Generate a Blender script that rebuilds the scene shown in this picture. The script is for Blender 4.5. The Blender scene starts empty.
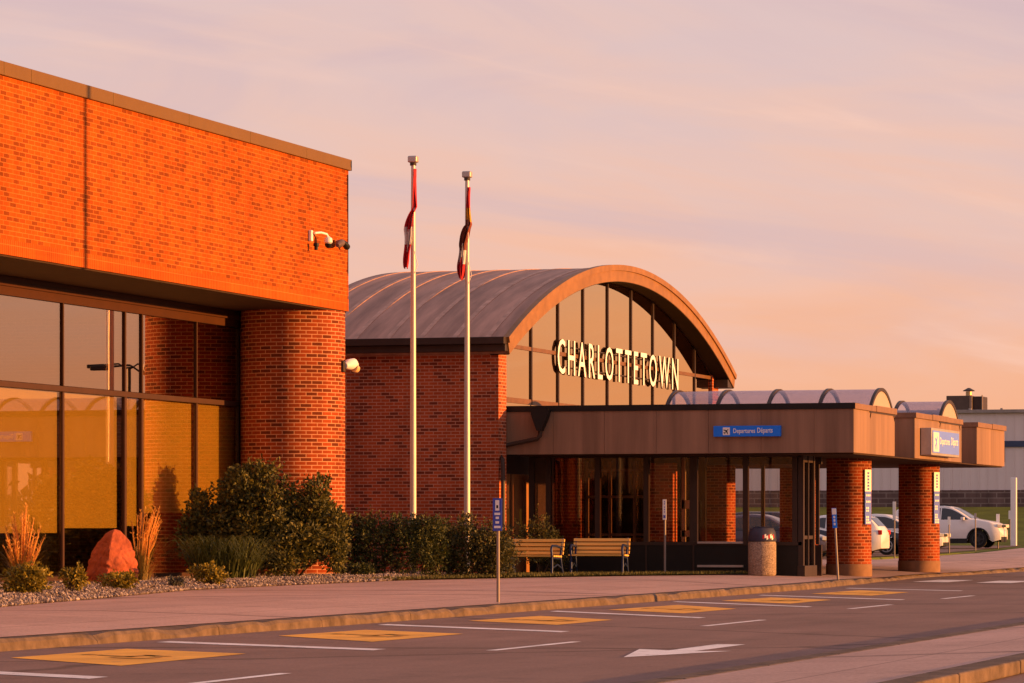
import bpy, math, random
from mathutils import Vector, Matrix
R = math.radians
scene = bpy.context.scene
col = scene.collection
random.seed(7)

# ------------------------------------------------------------------ camera
cd = bpy.data.cameras.new('camera'); cam = bpy.data.objects.new('camera', cd); col.objects.link(cam)
cam.location = (0, 0, 1.3)
cam.rotation_euler = (R(90), 0, R(16.97 - 90))
cd.sensor_width = 36; cd.lens = 130.08; cd.shift_y = 184.5 / 1024
cd.clip_start = 0.5; cd.clip_end = 6000
scene.camera = cam

# ------------------------------------------------------------------ light
SUN_EL, SUN_AZ = 4.2, -80.0            # azimuth from +X, counter-clockwise
sdir = Vector((math.cos(R(SUN_AZ)) * math.cos(R(SUN_EL)), math.sin(R(SUN_AZ)) * math.cos(R(SUN_EL)), math.sin(R(SUN_EL))))
sl = bpy.data.lights.new('sun', 'SUN'); so = bpy.data.objects.new('sun', sl); col.objects.link(so)
sl.energy = 5.0; sl.angle = R(0.5); sl.color = (1.0, 0.42, 0.10)
so.location = (60, -40, 40)
so.rotation_euler = (-sdir).to_track_quat('-Z', 'Y').to_euler()
scene.view_settings.view_transform = 'Standard'
scene.view_settings.look = 'None'
scene.view_settings.exposure = 0.95
scene.view_settings.gamma = 1.0

W = bpy.data.worlds.new('World'); scene.world = W; W.use_nodes = True
nt = W.node_tree; nt.nodes.clear()
def wn(t, **k):
    n = nt.nodes.new(t)
    for a, b in k.items(): setattr(n, a, b)
    return n
wout = wn('ShaderNodeOutputWorld'); wbg = wn('ShaderNodeBackground'); wbg.inputs[1].default_value = 0.1
sky = wn('ShaderNodeTexSky', sky_type='NISHITA'); sky.sun_disc = False
sky.sun_elevation = R(SUN_EL); sky.sun_rotation = R(90 - SUN_AZ)
sky.dust_density = 3.0
tc = wn('ShaderNodeTexCoord'); sep = wn('ShaderNodeSeparateXYZ')
nt.links.new(tc.outputs['Generated'], sep.inputs[0])
def wnoise(tilt, scale, detail, dist, lo, hi, o0, o1, off=0.):
    m1 = wn('ShaderNodeMapping'); m1.inputs['Rotation'].default_value = (R(tilt), 0, 0); nt.links.new(tc.outputs['Generated'], m1.inputs[0])
    m2 = wn('ShaderNodeMapping'); m2.inputs['Scale'].default_value = scale; m2.inputs['Location'].default_value = (off, off, off); nt.links.new(m1.outputs[0], m2.inputs[0])
    z = wn('ShaderNodeTexNoise'); z.inputs['Scale'].default_value = 1; z.inputs['Detail'].default_value = detail; z.inputs['Roughness'].default_value = .55; z.inputs['Distortion'].default_value = dist
    nt.links.new(m2.outputs[0], z.inputs[0])
    r = wn('ShaderNodeMapRange', interpolation_type='SMOOTHSTEP'); r.inputs[1].default_value = lo; r.inputs[2].default_value = hi; r.inputs[3].default_value = o0; r.inputs[4].default_value = o1
    nt.links.new(z.outputs[0], r.inputs[0]); return r.outputs[0]
# a veil of high cloud coloured by elevation, its edge disturbed by slanting streaks
e1 = wnoise(-7, (7, 7, 34), 5, .8, .3, .7, -.022, .022)
ad = wn('ShaderNodeMath', operation='ADD'); nt.links.new(sep.outputs[2], ad.inputs[0]); nt.links.new(e1, ad.inputs[1])
rp = wn('ShaderNodeValToRGB'); cr = rp.color_ramp
stops = [(0.0, (.545, .258, .146)), (.035, (.535, .276, .178)), (.065, (.52, .297, .224)), (.10, (.475, .308, .268)), (.14, (.425, .305, .300)), (.22, (.39, .285, .29)), (.5, (.28, .22, .25)), (1, (.2, .19, .25))]
cr.elements[0].position = 0; cr.elements[0].color = (*stops[0][1], 1)
cr.elements[1].position = 1; cr.elements[1].color = (*stops[-1][1], 1)
for p, c in stops[1:-1]:
    e = cr.elements.new(p); e.color = (*c, 1)
nt.links.new(ad.outputs[0], rp.inputs[0])
# lavender grey banks in the veil, thinning out towards the horizon
f1 = wnoise(-9, (5, 5, 30), 6, 1.2, .40, .70, 0, .95, 3.1)
gt = wn('ShaderNodeMapRange'); gt.inputs[1].default_value = .03; gt.inputs[2].default_value = .10; nt.links.new(sep.outputs[2], gt.inputs[0])
fm = wn('ShaderNodeMath', operation='MULTIPLY'); nt.links.new(f1, fm.inputs[0]); nt.links.new(gt.outputs[0], fm.inputs[1])
lv = wn('ShaderNodeMix', data_type='RGBA'); nt.links.new(fm.outputs[0], lv.inputs[0]); nt.links.new(rp.outputs[0], lv.inputs[6]); lv.inputs[7].default_value = (.385, .275, .290, 1)
# bright rosy wisps
f2 = wnoise(-11, (6, 6, 52), 5, .9, .52, .80, 0, .55, 7.7)
wsp = wn('ShaderNodeMix', data_type='RGBA'); nt.links.new(f2, wsp.inputs[0]); nt.links.new(lv.outputs[2], wsp.inputs[6]); wsp.inputs[7].default_value = (.57, .36, .29, 1)
sc2 = wn('ShaderNodeVectorMath', operation='SCALE'); sc2.inputs['Scale'].default_value = 10
nt.links.new(wsp.outputs[2], sc2.inputs[0])
mx = wn('ShaderNodeMix', data_type='RGBA'); mx.inputs[0].default_value = 0.88
nt.links.new(sky.outputs[0], mx.inputs[6]); nt.links.new(sc2.outputs[0], mx.inputs[7])
nt.links.new(mx.outputs[2], wbg.inputs[0]); nt.links.new(wbg.outputs[0], wout.inputs[0])

# ------------------------------------------------------------------ materials
MATS = {}
def mat_new(name):
    m = bpy.data.materials.new(name); m.use_nodes = True
    n = m.node_tree; n.nodes.clear()
    o = n.nodes.new('ShaderNodeOutputMaterial'); b = n.nodes.new('ShaderNodeBsdfPrincipled')
    n.links.new(b.outputs[0], o.inputs[0]); MATS[name] = m
    return m, n, b, o
def N(n, t, **k):
    x = n.nodes.new(t)
    for a, b in k.items(): setattr(x, a, b)
    return x
def plain(name, c, rough=.6, metal=0., var=.18, scale=3., bump=0., bscale=60., spec=.22, stretch=(1, 1, 1), emit=None):
    m, n, b, o = mat_new(name)
    t = N(n, 'ShaderNodeTexCoord'); mpn = N(n, 'ShaderNodeMapping'); mpn.inputs['Scale'].default_value = stretch
    n.links.new(t.outputs['Object'], mpn.inputs[0])
    z = N(n, 'ShaderNodeTexNoise'); z.inputs['Scale'].default_value = scale; z.inputs['Detail'].default_value = 5; z.inputs['Roughness'].default_value = .6
    n.links.new(mpn.outputs[0], z.inputs[0])
    rmp = N(n, 'ShaderNodeValToRGB'); e = rmp.color_ramp.elements
    e[0].position = .28; e[1].position = .72
    e[0].color = (*[x * (1 - var) for x in c], 1); e[1].color = (*[min(1, x * (1 + var)) for x in c], 1)
    n.links.new(z.outputs[0], rmp.inputs[0]); n.links.new(rmp.outputs[0], b.inputs['Base Color'])
    b.inputs['Roughness'].default_value = rough; b.inputs['Metallic'].default_value = metal
    b.inputs['Specular IOR Level'].default_value = spec
    if bump:
        z2 = N(n, 'ShaderNodeTexNoise'); z2.inputs['Scale'].default_value = bscale; z2.inputs['Detail'].default_value = 4
        n.links.new(t.outputs['Object'], z2.inputs[0])
        bp = N(n, 'ShaderNodeBump'); bp.inputs['Strength'].default_value = bump; bp.inputs['Distance'].default_value = .02
        n.links.new(z2.outputs[0], bp.inputs['Height']); n.links.new(bp.outputs[0], b.inputs['Normal'])
    return m
def brick(name, bw, bh, mort, cols, mortar, rough=.85, stain_u=None, off=.5):
    m, n, b, o = mat_new(name)
    uv = N(n, 'ShaderNodeUVMap'); uv.uv_map = 'UVMap'
    bt = N(n, 'ShaderNodeTexBrick'); bt.offset = off; bt.squash = 1
    bt.inputs['Scale'].default_value = 1; bt.inputs['Brick Width'].default_value = bw; bt.inputs['Row Height'].default_value = bh
    bt.inputs['Mortar Size'].default_value = mort; bt.inputs['Mortar Smooth'].default_value = .15; bt.inputs['Bias'].default_value = 0
    bt.inputs['Color1'].default_value = (0, 0, 0, 1); bt.inputs['Color2'].default_value = (1, 1, 1, 1); bt.inputs['Mortar'].default_value = (.5, .5, .5, 1)
    n.links.new(uv.outputs[0], bt.inputs[0])
    rmp = N(n, 'ShaderNodeValToRGB'); rmp.color_ramp.interpolation = 'LINEAR'
    e = rmp.color_ramp.elements
    e[0].position = cols[0][0]; e[0].color = (*cols[0][1], 1); e[1].position = cols[-1][0]; e[1].color = (*cols[-1][1], 1)
    for p, c in cols[1:-1]:
        q = e.new(p); q.color = (*c, 1)
    n.links.new(bt.outputs[0], rmp.inputs[0])
    # weathering
    z = N(n, 'ShaderNodeTexNoise'); z.inputs['Scale'].default_value = .55; z.inputs['Detail'].default_value = 7; z.inputs['Roughness'].default_value = .62
    n.links.new(uv.outputs[0], z.inputs[0])
    mrr = N(n, 'ShaderNodeMapRange'); mrr.inputs[1].default_value = .3; mrr.inputs[2].default_value = .7; mrr.inputs[3].default_value = .8; mrr.inputs[4].default_value = 1.14
    n.links.new(z.outputs[0], mrr.inputs[0])
    mm = N(n, 'ShaderNodeMix', data_type='RGBA'); n.links.new(bt.outputs['Fac'], mm.inputs[0])
    n.links.new(rmp.outputs[0], mm.inputs[6]); mm.inputs[7].default_value = (*mortar, 1)
    vs = N(n, 'ShaderNodeVectorMath', operation='SCALE'); n.links.new(mm.outputs[2], vs.inputs[0]); n.links.new(mrr.outputs[0], vs.inputs['Scale'])
    outc = vs.outputs[0]
    # rain streaks and soot
    smp = N(n, 'ShaderNodeMapping'); smp.inputs['Scale'].default_value = (2.6, .22, 1); n.links.new(uv.outputs[0], smp.inputs[0])
    sz = N(n, 'ShaderNodeTexNoise'); sz.inputs['Scale'].default_value = 1; sz.inputs['Detail'].default_value = 6; sz.inputs['Roughness'].default_value = .65; n.links.new(smp.outputs[0], sz.inputs[0])
    srr = N(n, 'ShaderNodeMapRange'); srr.inputs[1].default_value = .32; srr.inputs[2].default_value = .6; srr.inputs[3].default_value = .74; srr.inputs[4].default_value = 1.03
    n.links.new(sz.outputs[0], srr.inputs[0])
    sv = N(n, 'ShaderNodeVectorMath', operation='SCALE'); n.links.new(outc, sv.inputs[0]); n.links.new(srr.outputs[0], sv.inputs['Scale']); outc = sv.outputs[0]
    if stain_u is not None:      # rain stain running down the control joint
        sx = N(n, 'ShaderNodeSeparateXYZ'); n.links.new(uv.outputs[0], sx.inputs[0])
        d = N(n, 'ShaderNodeMath', operation='SUBTRACT'); n.links.new(sx.outputs[0], d.inputs[0]); d.inputs[1].default_value = stain_u
        ab = N(n, 'ShaderNodeMath', operation='ABSOLUTE'); n.links.new(d.outputs[0], ab.inputs[0])
        z3 = N(n, 'ShaderNodeTexNoise'); z3.inputs['Scale'].default_value = 9; n.links.new(uv.outputs[0], z3.inputs[0])
        m3 = N(n, 'ShaderNodeMath', operation='MULTIPLY_ADD'); n.links.new(z3.outputs[0], m3.inputs[0]); m3.inputs[1].default_value = -.12; n.links.new(ab.outputs[0], m3.inputs[2])
        r3 = N(n, 'ShaderNodeMapRange'); n.links.new(m3.outputs[0], r3.inputs[0]); r3.inputs[1].default_value = -.02; r3.inputs[2].default_value = .07; r3.inputs[3].default_value = .22; r3.inputs[4].default_value = 1
        v3 = N(n, 'ShaderNodeVectorMath', operation='SCALE'); n.links.new(outc, v3.inputs[0]); n.links.new(r3.outputs[0], v3.inputs['Scale'])
        outc = v3.outputs[0]
    n.links.new(outc, b.inputs['Base Color'])
    b.inputs['Roughness'].default_value = rough; b.inputs['Specular IOR Level'].default_value = .08
    inv = N(n, 'ShaderNodeMath', operation='SUBTRACT'); inv.inputs[0].default_value = 1; n.links.new(bt.outputs['Fac'], inv.inputs[1])
    bp = N(n, 'ShaderNodeBump'); bp.inputs['Strength'].default_value = .5; bp.inputs['Distance'].default_value = .008
    n.links.new(inv.outputs[0], bp.inputs['Height']); n.links.new(bp.outputs[0], b.inputs['Normal'])
    return m
def glass(name, refl, tint, fac, rough=.0, wave=0.):
    m = bpy.data.materials.new(name); m.use_nodes = True; n = m.node_tree; n.nodes.clear(); MATS[name] = m
    o = N(n, 'ShaderNodeOutputMaterial'); g = N(n, 'ShaderNodeBsdfGlossy'); t = N(n, 'ShaderNodeBsdfTransparent'); mx = N(n, 'ShaderNodeMixShader')
    g.inputs[0].default_value = (*refl, 1); g.inputs['Roughness'].default_value = rough; t.inputs[0].default_value = (*tint, 1)
    lw = N(n, 'ShaderNodeLayerWeight'); lw.inputs[0].default_value = .3
    mrr = N(n, 'ShaderNodeMapRange'); mrr.inputs[3].default_value = fac[0]; mrr.inputs[4].default_value = fac[1]
    n.links.new(lw.outputs['Facing'], mrr.inputs[0]); n.links.new(mrr.outputs[0], mx.inputs[0])
    n.links.new(t.outputs[0], mx.inputs[1]); n.links.new(g.outputs[0], mx.inputs[2]); n.links.new(mx.outputs[0], o.inputs[0])
    if wave:
        tcn = N(n, 'ShaderNodeTexCoord'); z = N(n, 'ShaderNodeTexNoise'); z.inputs['Scale'].default_value = .8; z.inputs['Detail'].default_value = 1
        n.links.new(tcn.outputs['Object'], z.inputs[0])
        bp = N(n, 'ShaderNodeBump'); bp.inputs['Strength'].default_value = wave; bp.inputs['Distance'].default_value = .01
        n.links.new(z.outputs[0], bp.inputs['Height']); n.links.new(bp.outputs[0], g.inputs['Normal'])
    return m
def leafy(name, cols, rough=.6, trans=.25):
    m, n, b, o = mat_new(name)
    g = N(n, 'ShaderNodeNewGeometry'); rmp = N(n, 'ShaderNodeValToRGB'); e = rmp.color_ramp.elements
    e[0].position = cols[0][0]; e[0].color = (*cols[0][1], 1); e[1].position = cols[-1][0]; e[1].color = (*cols[-1][1], 1)
    for p, c in cols[1:-1]:
        q = e.new(p); q.color = (*c, 1)
    n.links.new(g.outputs['Random Per Island'], rmp.inputs[0]); n.links.new(rmp.outputs[0], b.inputs['Base Color'])
    b.inputs['Roughness'].default_value = rough
    tr = N(n, 'ShaderNodeBsdfTranslucent'); n.links.new(rmp.outputs[0], tr.inputs[0])
    mxs = N(n, 'ShaderNodeMixShader'); mxs.inputs[0].default_value = trans
    n.links.new(b.outputs[0], mxs.inputs[1]); n.links.new(tr.outputs[0], mxs.inputs[2]); n.links.new(mxs.outputs[0], o.inputs[0])
    return m

BR = [(0, (.21, .044, .005)), (.27, (.24, .048, .005)), (.36, (.345, .063, .004)), (.6, (.375, .069, .005)), (1, (.42, .078, .006))]
M_facade = brick('facade_brick', .25, .08, .008, BR, (.50, .145, .03))
M_sold = brick('soldier_brick', .25, .08, .008, BR[2:], (.50, .145, .03), off=0.)
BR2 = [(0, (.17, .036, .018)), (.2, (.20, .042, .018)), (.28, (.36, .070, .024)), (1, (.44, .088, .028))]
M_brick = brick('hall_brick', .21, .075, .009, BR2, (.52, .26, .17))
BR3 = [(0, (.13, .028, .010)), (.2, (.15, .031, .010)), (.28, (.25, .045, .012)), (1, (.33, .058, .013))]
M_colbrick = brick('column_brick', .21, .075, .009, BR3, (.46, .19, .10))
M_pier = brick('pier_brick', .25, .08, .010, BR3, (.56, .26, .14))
M_block = brick('block_base', .8, .27, .03, [(0, (.13, .085, .08)), (1, (.18, .12, .11))], (.26, .2, .18))
M_coping = plain('bronze_coping', (.15, .075, .014), .5, .0, .06)
M_bronze = plain('bronze_panel', (.248, .145, .094), .5, .0, .28, .9, stretch=(3.2, 3.2, .22), bump=.25, bscale=1.5)
M_dark = plain('dark_bronze', (.045, .028, .022), .45, 0, .15)
M_head = plain('frame_head', (.055, .017, .004), .45, 0, .12)
M_frame = plain('window_frame', (.055, .022, .013), .6, 0, .12)
M_soffit = plain('soffit', (.050, .026, .016), .85, spec=.15)
M_interior = plain('interior', (.05, .03, .022), .9)
M_blind = plain('blind_fabric', (.50, .325, .11), .9, 0, .06, 1.2)
M_glass = glass('bronze_glass', (.90, .70, .54), (.88, .86, .66), (.08, .66), wave=.04)
M_glass_up = glass('bronze_glass_upper', (.94, .74, .58), (.5, .42, .32), (.2, .85), wave=.05)
M_gable = glass('gable_glass', (.97, .70, .385), (.25, .16, .10), (.6, 1.0), wave=.03)
M_clear = glass('clear_glass', (.6, .6, .6), (.92, .88, .86), (.02, .30))
M_smoke = glass('smoked_glass', (.45, .42, .40), (.80, .68, .60), (.04, .32))
M_poly = glass('skylight_sheet', (.82, .72, .80), (.92, .88, .92), (.06, .42), rough=.08)
M_polyend = plain('skylight_end', (.42, .33, .30), .5, 0, .05)
M_roof = plain('roof_metal', (.37, .20, .145), .6, .0, .42, 1.3, stretch=(.3, 2.2, .3), spec=.2, bump=.2, bscale=1.2)
M_seam = plain('roof_seam', (.47, .27, .20), .6, .0, .3, spec=.15)
M_arch = plain('arch_fascia', (.25, .118, .042), .5, 0, .2)
M_white = plain('white_paint', (.80, .78, .75), .4, 0, .04)
M_letter = plain('letter_white', (.88, .90, .96), .4, 0, .03)
M_pole = plain('flagpole_paint', (.54, .47, .40), .35, .1, .06)
def ground_mat(name, c, var, cracks, joints, tracks=False, bs=90):
    """worn ground: broad tone, fine grain, thin cracks, slab joints, dark drips and wheel tracks"""
    m, n, b, o = mat_new(name); t = N(n, 'ShaderNodeTexCoord')
    def noise_(sc, det, lo, hi, a_, b_, vec=None, rough=.6):
        z = N(n, 'ShaderNodeTexNoise'); z.inputs['Scale'].default_value = sc; z.inputs['Detail'].default_value = det; z.inputs['Roughness'].default_value = rough
        n.links.new(vec or t.outputs['Object'], z.inputs[0]); r = N(n, 'ShaderNodeMapRange'); r.inputs[1].default_value = lo; r.inputs[2].default_value = hi; r.inputs[3].default_value = a_; r.inputs[4].default_value = b_
        n.links.new(z.outputs[0], r.inputs[0]); return r.outputs[0]
    fs = [noise_(.35, 5, .3, .7, 1 - var, 1 + var), noise_(26, 3, .3, .7, .82, 1.18), noise_(1.7, 6, .56, .75, 1, .72)]
    mp_ = N(n, 'ShaderNodeMapping'); mp_.inputs['Scale'].default_value = (.12, 1.3, 1); n.links.new(t.outputs['Object'], mp_.inputs[0])
    fs.append(noise_(1, 5, .35, .7, 1.06, .86 if tracks else .95, mp_.outputs[0]))
    dz = N(n, 'ShaderNodeTexNoise'); dz.inputs['Scale'].default_value = 1.3; dz.inputs['Detail'].default_value = 4; n.links.new(t.outputs['Object'], dz.inputs[0])
    mxv = N(n, 'ShaderNodeMix', data_type='VECTOR'); mxv.inputs[0].default_value = .30; n.links.new(t.outputs['Object'], mxv.inputs[4]); n.links.new(dz.outputs['Color'], mxv.inputs[5])
    v = N(n, 'ShaderNodeTexVoronoi', feature='DISTANCE_TO_EDGE'); v.inputs['Scale'].default_value = cracks; n.links.new(mxv.outputs[1], v.inputs[0])
    r = N(n, 'ShaderNodeMapRange'); r.inputs[1].default_value = .004; r.inputs[2].default_value = .014; r.inputs[3].default_value = .55; r.inputs[4].default_value = 1; n.links.new(v.outputs['Distance'], r.inputs[0]); fs.append(r.outputs[0])
    if joints:
        bt = N(n, 'ShaderNodeTexBrick'); bt.offset = 0; bt.inputs['Scale'].default_value = 1; bt.inputs['Brick Width'].default_value = joints[0]; bt.inputs['Row Height'].default_value = joints[1]; bt.inputs['Mortar Size'].default_value = .018; bt.inputs['Mortar Smooth'].default_value = .3
        n.links.new(t.outputs['Object'], bt.inputs[0]); r = N(n, 'ShaderNodeMapRange'); r.inputs[3].default_value = 1; r.inputs[4].default_value = .6; n.links.new(bt.outputs['Fac'], r.inputs[0]); fs.append(r.outputs[0])
        bt.inputs['Color1'].default_value = (.92, .92, .92, 1); bt.inputs['Color2'].default_value = (1.06, 1.06, 1.06, 1); fs.append(bt.outputs['Color']); bt.inputs['Mortar'].default_value = (1, 1, 1, 1)
    cur = fs[0]
    for f in fs[1:]:
        mu = N(n, 'ShaderNodeMath', operation='MULTIPLY'); n.links.new(cur, mu.inputs[0]); n.links.new(f, mu.inputs[1]); cur = mu.outputs[0]
    sv = N(n, 'ShaderNodeVectorMath', operation='SCALE'); sv.inputs[0].default_value = c; n.links.new(cur, sv.inputs['Scale']); n.links.new(sv.outputs[0], b.inputs['Base Color'])
    b.inputs['Roughness'].default_value = .92; b.inputs['Specular IOR Level'].default_value = .3
    z2 = N(n, 'ShaderNodeTexNoise'); z2.inputs['Scale'].default_value = bs; z2.inputs['Detail'].default_value = 4; n.links.new(t.outputs['Object'], z2.inputs[0])
    bp = N(n, 'ShaderNodeBump'); bp.inputs['Strength'].default_value = .35; bp.inputs['Distance'].default_value = .015; n.links.new(z2.outputs[0], bp.inputs['Height']); n.links.new(bp.outputs[0], b.inputs['Normal'])
    return m
def paint_mat(name, c, under, amount):
    """road paint worn through to the asphalt in chips and scuffs"""
    m, n, b, o = mat_new(name); t = N(n, 'ShaderNodeTexCoord')
    z = N(n, 'ShaderNodeTexNoise'); z.inputs['Scale'].default_value = 5; z.inputs['Detail'].default_value = 9; z.inputs['Roughness'].default_value = .72; n.links.new(t.outputs['Object'], z.inputs[0])
    r = N(n, 'ShaderNodeMapRange'); r.inputs[1].default_value = amount; r.inputs[2].default_value = amount + .10; n.links.new(z.outputs[0], r.inputs[0])
    z2 = N(n, 'ShaderNodeTexNoise'); z2.inputs['Scale'].default_value = 1.1; z2.inputs['Detail'].default_value = 4; n.links.new(t.outputs['Object'], z2.inputs[0])
    r2 = N(n, 'ShaderNodeMapRange'); r2.inputs[1].default_value = .3; r2.inputs[2].default_value = .7; r2.inputs[3].default_value = .72; r2.inputs[4].default_value = 1.1; n.links.new(z2.outputs[0], r2.inputs[0])
    sv = N(n, 'ShaderNodeVectorMath', operation='SCALE'); sv.inputs[0].default_value = c; n.links.new(r2.outputs[0], sv.inputs['Scale'])
    mm = N(n, 'ShaderNodeMix', data_type='RGBA'); n.links.new(r.outputs[0], mm.inputs[0]); mm.inputs[6].default_value = (*under, 1); n.links.new(sv.outputs[0], mm.inputs[7]); n.links.new(mm.outputs[2], b.inputs['Base Color'])
    b.inputs['Roughness'].default_value = .8
    return m
M_asphalt = ground_mat('asphalt', (.228, .138, .115), .14, .16, None, True)
M_conc = ground_mat('concrete', (.50, .318, .262), .10, .10, (3.0, 1.6), False, 50)
M_kerb = plain('kerb_concrete', (.128, .088, .066), .9, 0, .5, 3.2, bump=.5, bscale=30)
M_plinth = plain('plinth_concrete', (.25, .135, .078), .9, 0, .25, 3)
M_line = paint_mat('road_paint', (.88, .82, .80), (.30, .21, .19), .345)
M_yellow = paint_mat('yellow_paint', (.92, .43, .035), (.34, .19, .08), .33)
M_worn = plain('worn_paint', (.45, .22, .04), .8, 0, .4, 9)
M_grass = plain('lawn', (.115, .128, .012), .95, 0, .35, .5, bump=.6, bscale=20)
M_soil = plain('soil', (.12, .075, .05), .95, 0, .3, 3, bump=.5)
M_metal = plain('galvanised', (.42, .38, .36), .45, .5, .12)
M_post = plain('post_steel', (.24, .20, .185), .55, .3, .15)
M_siding = plain('siding', (.74, .65, .64), .55, .0, .05, .5, stretch=(1, 6, .2))
M_blue = plain('sign_blue', (.008, .19, .90), .4, 0, .04)
M_navy = plain('sign_navy', (.05, .08, .42), .4, 0, .05)
M_lav = plain('sign_faded_blue', (.15, .26, .95), .4, 0, .06)
M_nblue = plain('notice_blue', (.07, .14, .62), .5, 0, .05)
M_dkblue = plain('dark_blue_metal', (.02, .03, .09), .35, .2, .1)
M_black = plain('black', (.012, .011, .011), .5)
M_wood = plain('bench_wood', (.84, .48, .12), .6, 0, .15, 4, stretch=(1, .3, 4))
M_agg = None
M_rock = plain('red_sandstone', (.36, .085, .040), .9, 0, .3, 3.5, bump=1., bscale=14)
M_red = plain('flag_red', (.45, .02, .03), .75)

def aggregate():
    m, n, b, o = mat_new('exposed_aggregate')
    t = N(n, 'ShaderNodeTexCoord'); v = N(n, 'ShaderNodeTexVoronoi'); v.inputs['Scale'].default_value = 48
    n.links.new(t.outputs['Object'], v.inputs[0])
    rmp = N(n, 'ShaderNodeValToRGB'); e = rmp.color_ramp.elements
    e[0].position = .1; e[0].color = (.17, .11, .08, 1); e[1].position = .9; e[1].color = (.42, .31, .23, 1)
    n.links.new(v.outputs['Color'], rmp.inputs[0]); n.links.new(rmp.outputs[0], b.inputs['Base Color'])
    b.inputs['Roughness'].default_value = .85
    bp = N(n, 'ShaderNodeBump'); bp.inputs['Strength'].default_value = .6; bp.inputs['Distance'].default_value = .02
    n.links.new(v.outputs['Distance'], bp.inputs['Height']); n.links.new(bp.outputs[0], b.inputs['Normal'])
    return m
M_agg = aggregate()
M_shrub = leafy('shrub_leaves', [(0, (.024, .027, .006)), (.5, (.085, .082, .014)), (1, (.21, .17, .026))])
M_hedge = leafy('hedge_leaves', [(0, (.020, .028, .006)), (.6, (.055, .066, .012)), (1, (.12, .11, .018))])
M_hedge2 = leafy('hedge_leaves_warm', [(0, (.024, .028, .007)), (.5, (.065, .066, .013)), (1, (.15, .11, .022))])
M_lily = leafy('lily_blades', [(0, (.026, .036, .007)), (1, (.095, .105, .016))])
M_gold = leafy('golden_leaves', [(0, (.07, .06, .007)), (.5, (.22, .17, .012)), (1, (.42, .29, .02))])
M_straw = leafy('straw_plumes', [(0, (.55, .25, .04)), (1, (.95, .52, .12))], trans=.4)
M_blade = leafy('grass_blades', [(0, (.07, .060, .012)), (1, (.34, .20, .035))])
M_grey = leafy('grey_leaves', [(0, (.05, .05, .04)), (1, (.13, .12, .10))])
M_lawnb = leafy('lawn_blades', [(0, (.05, .05, .010)), (1, (.13, .11, .02))])
M_wood_far = leafy('wood_leaves', [(0, (.016, .016, .006)), (1, (.05, .045, .013))])
M_bark = plain('bark', (.09, .055, .035), .9)
M_stone = leafy('gravel_stones', [(0, (.09, .06, .05)), (.5, (.20, .145, .12)), (1, (.46, .37, .32))], rough=.85, trans=0)

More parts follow.
